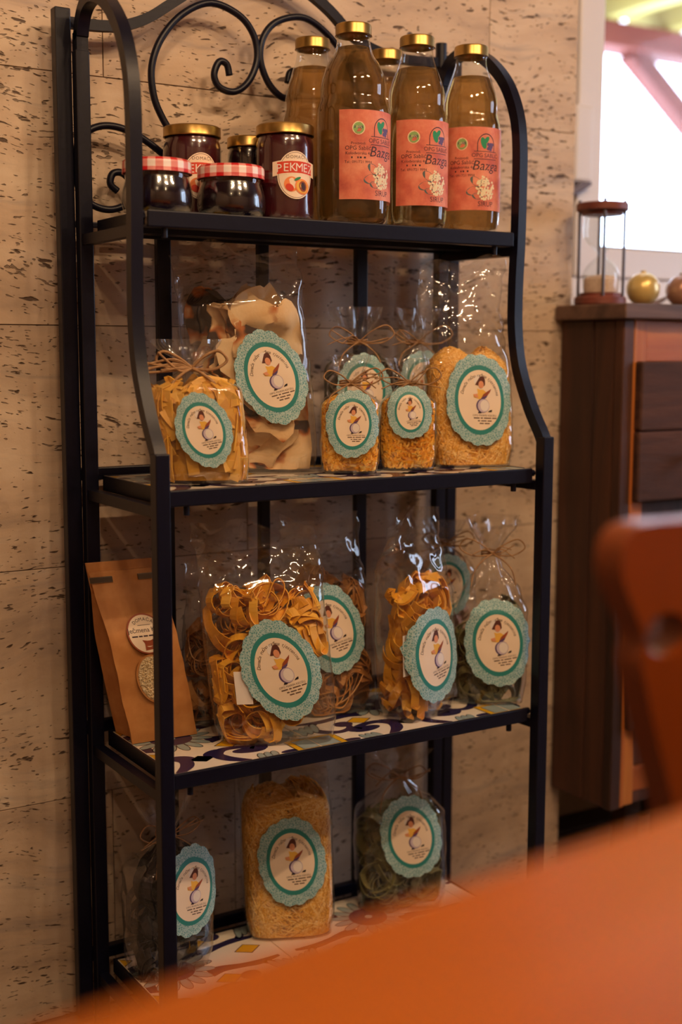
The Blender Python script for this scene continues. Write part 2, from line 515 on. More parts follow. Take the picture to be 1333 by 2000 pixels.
wpart('frame_rail', (1.045, 0.44, 0.986), (2.33, 0.51, 1.03), M['frame_white'])
wpart('frame_rail', (1.045, 0.44, 2.07), (2.33, 0.51, 2.12), M['frame_white'])
wpart('sash_stile', (1.046, 0.434, 1.031), (1.108, 0.495, 2.069), M['frame_white'])
wpart('sash_stile', (2.27, 0.425, 1.031), (2.329, 0.495, 2.069), M['frame_white'])
wpart('sash_rail', (1.108, 0.434, 1.031), (2.27, 0.495, 1.088), M['frame_white'])
wpart('sash_rail', (1.108, 0.434, 2.01), (2.27, 0.495, 2.069), M['frame_white'])
wpart('gasket', (1.104, 0.443, 1.084), (2.274, 0.449, 1.092), M['strap'], 0)
wpart('pane', (1.100, 0.452, 1.08), (2.28, 0.456, 2.02), M['pane'], 0)
sw = wpart('strap_winder', (1.022, 0.415, 1.205), (1.068, 0.4335, 1.345), M['frame_white'], 0.006)
mb = MB(); mb.tube([Vector(p)-win.location for p in ((1.008, 0.425, 1.180), (1.035, 0.422, 1.190), (1.066, 0.420, 1.207))], 0.008, 6, 0, flat=0.35)
part(mb, 'shutter_strap', M['strap'], win)

# pergola seen through the window
pg = empty('garden_pergola', (3.0, 2.2, FL), 0, 'timber pergola with pale yellow rafters on a red-brown beam outside the window', 'pergola')
def pp(name, lo, hi, mat, rot=None):
    mb = MB()
    mb.box(tuple(lo[i]-pg.location[i] for i in range(3)), tuple(hi[i]-pg.location[i] for i in range(3)), 0, 0.006)
    return part(mb, name, mat, pg)
pp('header_beam', (0.6, 2.15, 1.995), (5.6, 2.28, 2.085), M['beam'])
for x in (1.2, 1.62, 2.0, 2.38, 2.72, 3.04, 3.4, 3.8, 4.2):
    pp('rafter', (x, 0.75, 2.087), (x+0.085, 2.38, 2.185), M['rafter'])
pp('roof_deck', (0.6, 0.75, 2.187), (5.6, 2.38, 2.205), M['beam'])
mb = MB(); mb.tube([Vector(p)-pg.location for p in ((2.90, 2.21, 2.0), (3.55, 2.21, 1.52))], 0.05, 4)
part(mb, 'knee_brace', M['beam'], pg)
pp('post', (3.5, 2.15, FL), (3.62, 2.28, 1.994), M['beam'])

# ceiling spots: the room's lamps
for k, (x, y) in enumerate(LAMP_SPOTS):
    e = empty('ceiling_spot', (x, y, CE), 0, ['gold ceiling lamp with three spots above the table edge facing the rack', 'gold ceiling lamp with three spots above the chair', 'gold ceiling lamp with three spots closest to the window cabinet', 'small gold ceiling spot lamp over the open floor behind the table', 'small gold ceiling spot lamp closest to the plain plaster wall behind the table'][k], 'lamp', 'ceiling spot lamps')
    nb = 3 if k < 3 else 1
    mb = MB(); mb.lathe([(0.0, 0.0), (0.045, 0.0), (0.045, -0.012), (0.012, -0.018), (0.012, -0.04), (0.0, -0.04)], 24)
    part(mb, 'ceiling_rose', M['gold'], e, 40)
    if nb > 1:
        mb = MB(); mb.box((-0.13, -0.011, -0.055), (0.13, 0.011, -0.0405), 0, 0.003); part(mb, 'lamp_bar', M['gold'], e)
    for j in range(nb):
        bx = (j-(nb-1)/2)*0.105
        mb = MB(); mb.lathe([(0.0, -0.055), (0.012, -0.0555), (0.012, -0.065), (0.030, -0.075), (0.036, -0.13), (0.033, -0.13), (0.026, -0.08), (0.0, -0.075)], 20, 0, (bx, 0, 0))
        part(mb, 'lamp_cup', M['gold'], e, 40)
        ld = bpy.data.lights.new('bulb_light', 'POINT')
        ld.energy = LAMP_W*(1.0 if k < 3 else 0.55)/nb; ld.color = LAMP_COL; ld.shadow_soft_size = 0.022
        lo = bpy.data.objects.new('bulb_light', ld); COL.objects.link(lo); lo.parent = e; lo.location = (bx, 0, -0.16)

# ------------------------------------------------------------------ the rack
rack = empty('bakers_rack', (0.29, 0.125, FL), 0, "tall folding black iron baker's rack with scrollwork and tiled shelves", 'rack')
RO = Vector(rack.location)
def rp(mb, name, mats, parent=None, smooth=None, label=None):
    mb.v = [tuple(Vector(p)-RO) for p in mb.v]
    return part(mb, name, mats, parent or rack, smooth, label)
def rbox(name, lo, hi, mat=None, bev=0.0015, parent=None):
    mb = MB(); mb.box(lo, hi, 0, bev)
    return rp(mb, name, mat or M['iron'], parent)
rbox('back_post', (-0.0410, 0.2405, FL+0.012), (-0.0195, 0.2585, 1.335))
rbox('back_post', (0.605, 0.2405, FL+0.012), (0.624, 0.2585, 1.352))
SH = [1.062, 0.72, 0.36, 0.022]
for x, wd in ((0.110, 0.021), (0.2685, 0.017), (0.440, 0.020)):
    rbox('back_upright', (x-wd/2, 0.243, FL+0.05), (x+wd/2, 0.255, 1.055))
for z in SH:
    rbox('back_crossbar', (-0.0195, 0.243, z-0.008), (0.605, 0.257, z+0.009 if z < 1 else z))
HOOP = [(0.232, FL+0.012), (0.232, 0.3), (0.232, 0.8), (0.232, 1.25), (0.229, 1.30), (0.215, 1.327), (0.190, 1.338), (0.160, 1.333), (0.125, 1.314), (0.090, 1.278), (0.068, 1.232), (0.0605, 1.185), (0.060, 1.12), (0.061, 1.05), (0.064, 0.98), (0.063, 0.92), (0.053, 0.865), (0.028, 0.808), (0.006, 0.772), (-0.003, 0.755)]
hc = catmull([(0, a, b) for a, b in HOOP], 4)
for side in (0, 1):
    xf = (lambda y: -0.0105) if side == 0 else (lambda y: 0.600-0.02*(y/0.23))
    mb = MB(); mb.tube([(xf(p.y), p.y, p.z) for p in hc], 0.0112, 4, flat=1.0)
    rp(mb, 'side_hoop', M['iron'], None, 40)
    x0 = xf(0)
    rbox('front_post', (x0-0.0095, -0.0125, FL+0.012), (x0+0.0095, 0.0065, 0.766))
    rbox('rear_post', (xf(0.232)-0.0095, 0.2235, FL+0.012), (xf(0.232)+0.0095, 0.2400, 1.28))
    for z in SH:
        y0 = 0.068 if z > 1 else 0.0065
        xa, xb = xf(y0), xf(0.224)
        mb = MB(); mb.tube([(xa, y0-0.004, z-0.026), (xb, 0.225, z-0.026)], 0.0098, 4)
        rp(mb, 'side_rail', M['iron'])
    for yy in (-0.003, 0.232):
        mb = MB(); mb.lathe([(0.0, 0.0), (0.011, 0.0), (0.0125, 0.003), (0.0125, 0.016), (0.0, 0.016)], 16, 0, (xf(yy), yy, FL))
        rp(mb, 'rubber_foot', M['iron'], None, 40)
TR = [(-0.030, 1.318), (0.0, 1.3185), (0.03, 1.320), (0.06, 1.325), (0.095, 1.340), (0.133, 1.366), (0.178, 1.396), (0.225, 1.418), (0.268, 1.426), (0.31, 1.422), (0.348, 1.408), (0.383, 1.388), (0.414, 1.364), (0.45, 1.345), (0.50, 1.335), (0.555, 1.335), (0.606, 1.339)]
mb = MB(); mb.tube(catmull([(a, 0.249, b) for a, b in TR], 4), 0.0098, 4, flat=0.8)
rp(mb, 'top_rail', M['iron'], None, 40)
BIG = [(0.217, 1.277), (0.213, 1.292), (0.201, 1.294), (0.193, 1.275), (0.202, 1.259), (0.226, 1.256), (0.249, 1.274), (0.262, 1.306), (0.256, 1.338), (0.232, 1.362), (0.188, 1.372), (0.145, 1.351), (0.113, 1.315), (0.098, 1.276), (0.100, 1.239), (0.111, 1.212), (0.130, 1.185), (0.160, 1.150), (0.195, 1.115), (0.225, 1.075), (0.228, 1.058)]
SML = [(0.046, 1.106), (0.036, 1.115), (0.040, 1.129), (0.055, 1.130), (0.070, 1.113), (0.062, 1.092), (0.038, 1.081), (0.013, 1.084), (-0.006, 1.099), (-0.0135, 1.131), (-0.008, 1.167), (0.010, 1.185), (0.036, 1.192), (0.069, 1.186), (0.107, 1.166), (0.145, 1.135), (0.180, 1.095), (0.190, 1.060)]
for pts in (BIG, SML):
    for mir in (0, 1):
        q = [((0.529-a if mir else a), 0.249+(0.004 if pts is SML else 0), b) for a, b in pts]
        if pts is SML and mir:
            q = [(a+0.052, y, b) for a, y, b in q]
        mb = MB(); mb.tube(catmull(q, 6), 0.0050, 10)
        rp(mb, 'scroll', M['iron'], None, True)
# latch at the top of the right rear corner
mb = MB(); mb.tube([(0.588, 0.248, 1.318), (0.588, 0.248, 1.366)], 0.009, 12); mb.tube([(0.575, 0.236, 1.318), (0.601, 0.236, 1.318)], 0.010, 12)
rp(mb, 'latch_knob', M['iron'], None, 40)

# --- printed tiles
def clip(poly, x0, x1, y0, y1):
    for ax, val, sgn in ((0, x0, 1), (0, x1, -1), (1, y0, 1), (1, y1, -1)):
        out = []
        for i in range(len(poly)):
            a, b = poly[i-1], poly[i]
            da, db = sgn*(a[ax]-val), sgn*(b[ax]-val)
            if da*db < 0:
                t = da/(da-db)
                out.append((a[0]+(b[0]-a[0])*t, a[1]+(b[1]-a[1])*t))
            if db >= 0:
                out.append(b)
        poly = out
        if len(poly) < 3:
            return []
    return poly
def disc(cx, cy, rx, ry, n=24, rot=0.0):
    c, s = math.cos(rot), math.sin(rot)
    return [(cx+rx*math.cos(t)*c-ry*math.sin(t)*s, cy+rx*math.cos(t)*s+ry*math.sin(t)*c) for t in (2*math.pi*i/n for i in range(n))]
def stroke(pts, ws):
    c = catmull([(x, y, 0) for x, y in pts], 6)
    W = catmull([(x, 0, 0) for x in ws], 6)
    W = [W[min(len(W)-1, int(i*len(W)/len(c)))].x for i in range(len(c))]
    L = []; Rr = []
    for i, p in enumerate(c):
        t = (c[min(i+1, len(c)-1)]-c[max(i-1, 0)]).normalized()
        L.append((p.x-t.y*W[i]/2, p.y+t.x*W[i]/2)); Rr.append((p.x+t.y*W[i]/2, p.y-t.x*W[i]/2))
    return [[L[i], L[i+1], Rr[i+1], Rr[i]] for i in range(len(c)-1)]
def tile_shapes():
    S = []   # (material index, layer, polygon)
    T, NV, YE, GR, LN = 0, 1, 2, 3, 4
    for k in range(16):
        a = 2*math.pi*k/16
        S.append((LN, 1, disc(0.042*math.cos(a), 0.042*math.sin(a), 0.0175, 0.0078, 14, a)))
        S.append((GR, 2, disc(0.042*math.cos(a), 0.042*math.sin(a), 0.0160, 0.0064, 14, a)))
    S.append((NV, 3, disc(0, 0, 0.030, 0.030, 28)))
    S.append((GR, 4, disc(0.001, 0, 0.006, 0.006, 12)))
    def diamond(x, y, r=0.019, h=0.014):
        for m, l, q in ((LN, 1, 1.14), (YE, 2, 1.0)):
            S.append((m, l, [(x-r*q, y), (x, y-h*q), (x+r*q, y), (x, y+h*q)]))
    for sx in (-1, 1):
        diamond(sx*0.120, 0.006)
        for sy in (-1, 1):
            diamond(sx*0.058, sy*0.060)
            f = lambda pts: [(sx*x, sy*y) for x, y in pts]
            for q in stroke(f([(0.040, 0.032), (0.062, 0.030), (0.090, 0.036), (0.118, 0.040), (0.150, 0.036)]), (0.026, 0.018, 0.013, 0.014, 0.006)):
                S.append((NV, 1, q))
            for q in stroke(f([(0.083, 0.062), (0.088, 0.084), (0.110, 0.094), (0.133, 0.082), (0.138, 0.060), (0.122, 0.042)]), (0.012, 0.010, 0.012, 0.016, 0.014, 0.010)):
                S.append((NV, 1, q))
            S.append((NV, 2, disc(sx*0.088, sy*0.066, 0.015, 0.012, 20)))
            S.append((NV, 1, disc(sx*0.070, sy*0.100, 0.024, 0.011, 20, 0.15*sx*sy)))
            S.append((NV, 1, disc(sx*0.022, sy*0.085, 0.017, 0.009, 18, -0.5*sx*sy)))
            for j in range(4):
                x, y = 0.150+0.011*(j-1.5), 0.062+0.003*j
                S.append((LN, 2, disc(sx*x, sy*y, 0.0064, 0.021, 14, -0.35*sx*sy)))
                S.append((GR, 3, disc(sx*x, sy*y, 0.0050, 0.0195, 14, -0.35*sx*sy)))
            # border of the tile: stripes, ovals and the big volutes
            for q in stroke(f([(0.052, 0.140), (0.030, 0.118), (0.024, 0.096), (0.040, 0.080), (0.064, 0.082), (0.082, 0.092)]), (0.010, 0.018, 0.018, 0.014, 0.012, 0.016)):
                S.append((NV, 3, q))
            S.append((NV, 3, disc(sx*0.086, sy*0.097, 0.013, 0.010, 18)))
            for j in range(3):
                x, y = 0.082+0.010*(j-1), 0.131
                S.append((LN, 3, disc(sx*x, sy*y, 0.0060, 0.0125, 12, 0.25*sx*sy)))
                S.append((GR, 4, disc(sx*x, sy*y, 0.0047, 0.0110, 12, 0.25*sx*sy)))
            S.append((NV, 3, disc(sx*0.116, sy*0.133, 0.015, 0.0065, 16)))
        for sy in (-1, 1):
            diamond(0, sy*0.100, 0.017, 0.012)
            x, y = sx*0.1635, sy*0.118
            for m, l, q in ((LN, 3, 0.040), (YE, 4, 0.0385), (LN, 5, 0.030), (GR, 6, 0.029)):
                S.append((m, l, [(x-q, y-q*0.6), (x+q, y-q*0.6), (x+q, y+q*0.6), (x-q, y+q*0.6)]))
    return S
SHAPES = tile_shapes()
def tile(x0, x1, y0, y1, zt, cx, parent):
    mb = MB()
    mb.box((x0, y0, zt-0.007), (x1, y1, zt), 0, 0.0008)
    for m, l, poly in SHAPES:
        z = zt+0.00007*l
        p = clip([(x+cx, y+0.143) for x, y in poly], x0+0.001, x1-0.001, y0+0.001, y1-0.001)
        if len(p) >= 3:
            ar = sum(p[i-1][0]*p[i][1]-p[i][0]*p[i-1][1] for i in range(len(p)))
            if ar < 0:
                p = p[::-1]
            mb.add([(x, y, z) for x, y in p], [tuple(range(len(p)))], m)
    return rp(mb, 'tile', [M['tile'], M['navy'], M['tyellow'], M['tgrey'], M['tline']], parent)
for i, z in enumerate(SH):
    yf = 0.053 if i == 0 else 0.0
    mb = MB()
    mb.box((0.0035, yf, z-0.021), (0.581, yf+0.005, z), 0, 0.0018)
    mb.box((0.0035, yf+0.004, z-0.021), (0.581, yf+0.018, z-0.018), 0, 0.0005)
    mb.box((0.0035, yf+0.018, z-0.021), (0.0075, 0.222, z), 0, 0.001)
    mb.box((0.577, yf+0.018, z-0.021), (0.581, 0.222, z), 0, 0.001)
    mb.box((0.0035, 0.218, z-0.021), (0.581, 0.222, z), 0, 0.001)
    for yy in (yf+0.10, 0.17):
        mb.box((0.0075, yy, z-0.020), (0.577, yy+0.012, z-0.0105), 0, 0)
    sh = rp(mb, 'shelf_frame', M['iron'])
    for xx in (0.553, 0.03):
        b = MB(); b.lathe([(0.0, 0), (0.004, 0), (0.004, -0.012), (0.0, -0.012)], 10, 0, (xx, yf+0.010, z-0.021))
        rp(b, 'bolt', M['iron'], sh, 40)
    b = MB(); b.tube([(0.581, yf+0.012, z-0.008), (0.592, yf+0.012, z-0.008)], 0.005, 8)
    rp(b, 'hinge_pin', M['iron'], sh)
    b = MB(); b.tube([(0.0035, yf+0.012, z-0.008), (-0.003, yf+0.012, z-0.008)], 0.005, 8)
    rp(b, 'hinge_pin', M['iron'], sh)
    tile(0.0085, 0.2235, yf+0.005, 0.217, z-0.001, 0.063, sh)
    tile(0.2245, 0.5505, yf+0.005, 0.217, z-0.001, 0.3905, sh)
    tile(0.5515, 0.5765, yf+0.005, 0.217, z-0.001, 0.717, sh)
# ------------------------------------------------------------------ print helpers
_tc = {}
def text2d(s, size, shear=0.0, space=1.0):
    key = (s, shear, space)
    if key not in _tc:
        cu = bpy.data.curves.new('lettering', 'FONT')
        cu.body = s; cu.size = 1.0; cu.align_x = 'CENTER'; cu.shear = shear; cu.resolution_u = 2; cu.space_character = space
        ob = bpy.data.objects.new('lettering', cu)
        COL.objects.link(ob)
        bpy.context.view_layer.update()
        me = bpy.data.meshes.new_from_object(ob.evaluated_get(bpy.context.evaluated_depsgraph_get()))
        me.calc_loop_triangles()
        _tc[key] = ([(v.co.x, v.co.y) for v in me.vertices], [tuple(p.vertices) for p in me.polygons])
        bpy.data.objects.remove(ob); bpy.data.curves.remove(cu); bpy.data.meshes.remove(me)
    V, F = _tc[key]
    return [(x*size, y*size) for x, y in V], F

class Print:
    """flat print laid on a surface: fn(u, v, layer) -> 3d point"""
    def __init__(s, fn):
        s.fn = fn; s.mb = MB(); s.mats = []
    def mi(s, key):
        if key not in s.mats:
            s.mats.append(key)
        return s.mats.index(key)
    def poly(s, key, layer, pts):
        ar = sum(pts[i-1][0]*pts[i][1]-pts[i][0]*pts[i-1][1] for i in range(len(pts)))
        if ar < 0:
            pts = pts[::-1]
        s.mb.add([s.fn(u, v, layer) for u, v in pts], [tuple(range(len(pts)))], s.mi(key))
    def tris(s, key, layer, V, F, off=(0, 0)):
        s.mb.add([s.fn(x+off[0], y+off[1], layer) for x, y in V], F, s.mi(key))
    def text(s, key, layer, body, size, u, v, shear=0.0, space=1.0):
        V, F = text2d(body, size, shear, space)
        s.tris(key, layer, V, F, (u, v))
    def arctext(s, key, layer, body, size, cx, cy, rx, ry, a0, a1, shear=0.2):
        n = len(body)
        for i, ch in enumerate(body):
            if ch == ' ':
                continue
            t = a0+(a1-a0)*(i+0.5)/n
            px, py = cx+rx*math.cos(t), cy+ry*math.sin(t)
            tx, ty = rx*math.sin(t), -ry*math.cos(t)
            l = math.hypot(tx, ty); tx /= l; ty /= l
            V, F = text2d(ch, size, shear)
            s.tris(key, layer, [(px+x*tx-y*ty, py+x*ty+y*tx) for x, y in V], F)
    def ring(s, key, layer, cx, cy, f0, f1, rows=3, n=48, uvf=None):
        """f0, f1: angle -> (rx, ry) inner/outer; f0 None = filled"""
        V = []; F = []; U = []
        for i in range(rows+1):
            t = i/rows
            for j in range(n):
                a = 2*math.pi*j/n
                ox, oy = f1(a)
                ix, iy = f0(a) if f0 else (0, 0)
                u, v = cx+lerp(ix, ox, t), cy+lerp(iy, oy, t)
                V.append(s.fn(u, v, layer))
                U.append((12*math.cos(a)*(0.8+0.4*t)*1.6, 12*math.sin(a)*(0.8+0.4*t)*1.6) if uvf else (0, 0))
        for i in range(rows):
            for j in range(n):
                l = (j+1) % n
                F.append((i*n+j, (i+1)*n+j, (i+1)*n+l, i*n+l))
        s.mb.add(V, F, s.mi(key), U if uvf else None)
    def build(s, name, parent, label=None):
        return part(s.mb, name, [M[k] for k in s.mats], parent, True, label)
def ell(rx, ry):
    return lambda a: (rx*math.cos(a), ry*math.sin(a))

def cook_label(fn, H, parent, label, W=0.72, seed=0):
    """scalloped blue lace label with a cook at a mixing bowl; H is half the height"""
    def sc(u, v, l):
        return fn(u*H, v*H, l)
    ph = seed*0.7
    def outer(a):
        k = 0.965+0.045*abs(math.sin(8*a+ph))+0.020*math.sin(4*a+ph)+0.012*abs(math.sin(24*a))
        return (W*k*math.cos(a), k*0.985*math.sin(a))
    p = Print(sc)
    p.ring('cream', 1, 0, 0, None, ell(0.485, 0.645), 5)
    p.ring('teal', 1, 0, 0, ell(0.485, 0.645), ell(0.56, 0.745), 2)
    lab = p.build('label', parent, label)
    q = Print(sc)
    q.ring('lace', 0, 0, 0, ell(0.545, 0.73), outer, 4, 160, True)
    q.build('lace_border', lab)
    e = Print(sc)
    c = lambda pts: [((x-597)/1149, (660-y)/1149) for x, y in pts]
    e.poly('white', 2, c([(500, 60), (560, 35), (625, 45), (620, 120), (540, 190), (480, 270), (450, 210), (465, 120)]))
    e.poly('hair', 3, c([(600, 90), (650, 70), (710, 85), (735, 170), (735, 280), (700, 320), (560, 300), (480, 285), (540, 180)]))
    e.poly('skin', 4, [(x/1149, y/1149) for x, y in disc(35, 385, 68, 92, 16)])
    e.poly('yellow', 2, c([(530, 370), (600, 400), (690, 400), (760, 460), (690, 560), (600, 640), (440, 595), (425, 520), (545, 500)]))
    e.poly('purple', 3, c([(625, 620), (680, 520), (770, 470), (820, 500), (760, 600), (690, 640)]))
    e.poly('bread_ink', 4, c([(630, 600), (700, 500), (890, 375), (860, 450), (800, 530)]))
    e.poly('skin', 5, c([(430, 520), (520, 500), (560, 590), (470, 590)]))
    e.poly('purple', 2, [((x-597)/1149, (660-y)/1149) for x, y in disc(672, 795, 172, 178, 24)])
    e.poly('lilac', 3, [((x-597)/1149, (660-y)/1149) for x, y in disc(690, 795, 152, 165, 24)])
    e.poly('white', 4, [((x-597)/1149, (660-y)/1149) for x, y in disc(715, 790, 112, 138, 24)])
    e.poly('black', 5, c([(540, 975), (560, 935), (640, 965), (620, 980)]))
    e.poly('black', 5, c([(800, 945), (850, 905), (910, 888), (900, 940)]))
    e.arctext('ink', 2, 'Domaća ručno rađena tjestenina', 0.098, 0, -0.03, 0.385, 0.53, R(163), R(14))
    e.text('ink', 2, 'OPG MARIN KECELJ', 0.058, 0.10, -0.345, 0, 1.05)
    for y, ws, x0 in ((-0.395, (0.13, 0.05, 0.16, 0.10), -0.14), (-0.455, (0.05, 0.12, 0.09), -0.05), (-0.51, (0.09, 0.11), -0.01)):
        for wd in ws:
            e.poly('ink', 2, [(x0, y), (x0+wd, y), (x0+wd, y+0.024), (x0, y+0.024)])
            x0 += wd+0.025
    e.build('label_print', lab)
    return lab

# ------------------------------------------------------------------ glass bottles of syrup
def bottle(name, x, y, label, k=1.0, phi0=None, fill=0.224):
    e = empty(name, (x, y, SH[0]+0.0001), 0, label, 'bottle', 'syrup bottles on the top shelf')
    pr = [(0.0, 0.004), (0.026*k, 0.0035), (0.032*k, 0.0), (0.039*k, 0.0012), (0.0435*k, 0.007), (0.0455*k, 0.018), (0.0460*k, 0.03), (0.0462*k, 0.10), (0.0458*k, 0.148), (0.0438*k, 0.160), (0.0415*k, 0.168), (0.0412*k, 0.176), (0.0410*k, 0.186), (0.0382*k, 0.199), (0.0335*k, 0.212), (0.0282, 0.225), (0.0246, 0.235), (0.0230, 0.242), (0.0225, 0.247), (0.0225, 0.250), (0.0238, 0.251), (0.0238, 0.254), (0.022, 0.2555)]
    prof = catmull([(a, 0, b) for a, b in pr], 3)
    mb = MB(); mb.lathe([(max(0, p.x), max(0, p.z)) for p in prof], 48)
    part(mb, 'glass_body', M['glass'], e, True)
    liq = [(max(0.0, p.x-0.0022), p.z) for p in prof if p.z > 0.006 and p.z < fill]
    liq = [(0.0, 0.0065)]+[(liq[0][0]*0.9, 0.0065)]+liq+[(liq[-1][0]-0.001, fill), (0.0, fill)]
    mb = MB(); mb.lathe(liq, 48)
    part(mb, 'syrup', M['syrup'], e, 60)
    cap = [(0.0, 0.2668), (0.022, 0.2670), (0.0238, 0.2662), (0.0248, 0.2640), (0.0248, 0.2535), (0.0254, 0.2520), (0.0240, 0.2515), (0.0236, 0.2560)]
    mb = MB(); mb.lathe(cap, 48)
    part(mb, 'lid', M['gold'], e, 40)
    if phi0 is not None:
        r0 = 0.0464*k
        def fn(u, v, l):
            a = phi0+u/r0
            rr = r0+0.0002+0.00012*l
            return (rr*math.sin(a), -rr*math.cos(a), 0.030+v)
        P = Print(fn)
        V = []; F = []; n = 30
        for i in range(n+1):
            for j in range(2):
                V.append(fn(0.12*i/n, 0.117*j, 0))
        for i in range(n):
            F.append((2*i, 2*i+2, 2*i+3, 2*i+1))
        P.mb.add(V, F, P.mi('orange_paper'))
        lab = P.build('label', e, 'orange-red paper label reading Bazga sirup')
        P = Print(fn)
        P.poly('blossom', 1, disc(0.0265, 0.093, 0.0088, 0.0088)); P.poly('sealgreen', 2, disc(0.0265, 0.093, 0.0074, 0.0074)); P.poly('slate', 3, [(0.0205, 0.0925), (0.0325, 0.0925), (0.032, 0.096), (0.021, 0.096)])
        P.text('blossom', 4, '100%', 0.0042, 0.0265, 0.0929)
        for t, s_, v in (('Proizvodi:', 0.0052, 0.0715), ('OPG Sablić', 0.0078, 0.0645), ('Kolodvorska 4a', 0.0056, 0.0585), ('Tel.: 091/721 9994', 0.0050, 0.0472)):
            P.text('inkdark', 1, t, s_, 0.0265, v)
        for x0, x1 in ((0.0165, 0.0265), (0.028, 0.0365)):
            P.poly('inkdark', 1, [(x0, 0.0534), (x1, 0.0534), (x1, 0.0558), (x0, 0.0558)])
        cx = 0.063
        arch = [(cx+0.0145*math.cos(t), 0.0915+0.0165*math.sin(t)) for t in (math.pi*i/20 for i in range(21))]
        for i in range(20):
            a, b = arch[i], arch[i+1]
            P.poly('inkdark', 1, [a, b, (cx+(b[0]-cx)*0.92, 0.0915+(b[1]-0.0915)*0.92), (cx+(a[0]-cx)*0.92, 0.0915+(a[1]-0.0915)*0.92)])
        for sx in (-1, 1):
            P.poly('inkdark', 1, [(cx+sx*0.0145, 0.0825), (cx+sx*0.0133, 0.0825), (cx+sx*0.0133, 0.0916), (cx+sx*0.0145, 0.0916)])
        for v in (0.0822, 0.0715):
            for i in range(6):
                P.poly('inkdark', 1, [(cx-0.019+0.0063*i, v), (cx-0.019+0.0063*(i+1), v), (cx-0.019+0.0063*(i+1), v+0.0009), (cx-0.019+0.0063*i, v+0.0009)])
        P.poly('leafgreen', 2, disc(cx-0.0045, 0.0945, 0.0085, 0.0042, 14, 1.9)); P.poly('leafgreen', 2, disc(cx+0.000, 0.0985, 0.0065, 0.0033, 14, 0.9))
        for dx, dy in ((0.004, 0.093), (0.008, 0.093), (0.006, 0.0895), (0.010, 0.0895), (0.008, 0.086), (0.004, 0.0870), (0.0115, 0.093)):
            P.poly('purple', 3, disc(cx+dx-0.001, dy, 0.0024, 0.0024, 10))
        P.text('inkdark', 1, 'OPG SABLIĆ', 0.0082, cx, 0.0745)
        P.text('inkdark', 1, 'Bazga', 0.0195, cx, 0.0565, 0.25)
        P.text('inkdark', 1, 'SIRUP', 0.0100, cx, 0.0055)
        P.poly('slate', 1, disc(0.0480, 0.0400, 0.0100, 0.0058, 16, -0.6)); P.poly('slate', 1, disc(0.0445, 0.0270, 0.0115, 0.0062, 16, 0.25)); P.poly('slate', 1, disc(0.0500, 0.0195, 0.0080, 0.0045, 16, -0.1))
        rnd = random.Random(3)
        for i in range(110):
            a, q = rnd.uniform(0, 6.28), math.sqrt(rnd.random())
            P.poly('blossom', 2, disc(cx+0.0145*q*math.cos(a), 0.0315+0.0175*q*math.sin(a), 0.0018, 0.0018, 6))
        for i in range(26):
            a, q = rnd.uniform(0, 6.28), math.sqrt(rnd.random())
            P.poly('slate', 3, disc(cx+0.014*q*math.cos(a), 0.0315+0.017*q*math.sin(a), 0.0007, 0.0007, 5))
        P.build('label_print', lab)
    return e
# facing angle: -32 deg is toward the camera
bottle('syrup_bottle', 0.328, 0.095, 'biggest elderflower syrup bottle, right next to the jam jar with the peach label', 1.10, R(-32-22), 0.236)
bottle('syrup_bottle', 0.441, 0.105, 'labelled elderflower syrup bottle standing between two other labelled bottles', 0.98, R(-35-38), 0.222)
bottle('syrup_bottle', 0.541, 0.110, 'labelled elderflower syrup bottle at the end of the shelf by the window', 0.97, R(-38-48), 0.222)
bottle('syrup_bottle', 0.322, 0.194, 'syrup bottle without visible label behind the biggest bottle and jam jar', 0.96, None, 0.226)
bottle('syrup_bottle', 0.452, 0.200, 'syrup bottle mostly hidden behind the labelled bottles, only its gold lid showing', 0.90, None, 0.226)

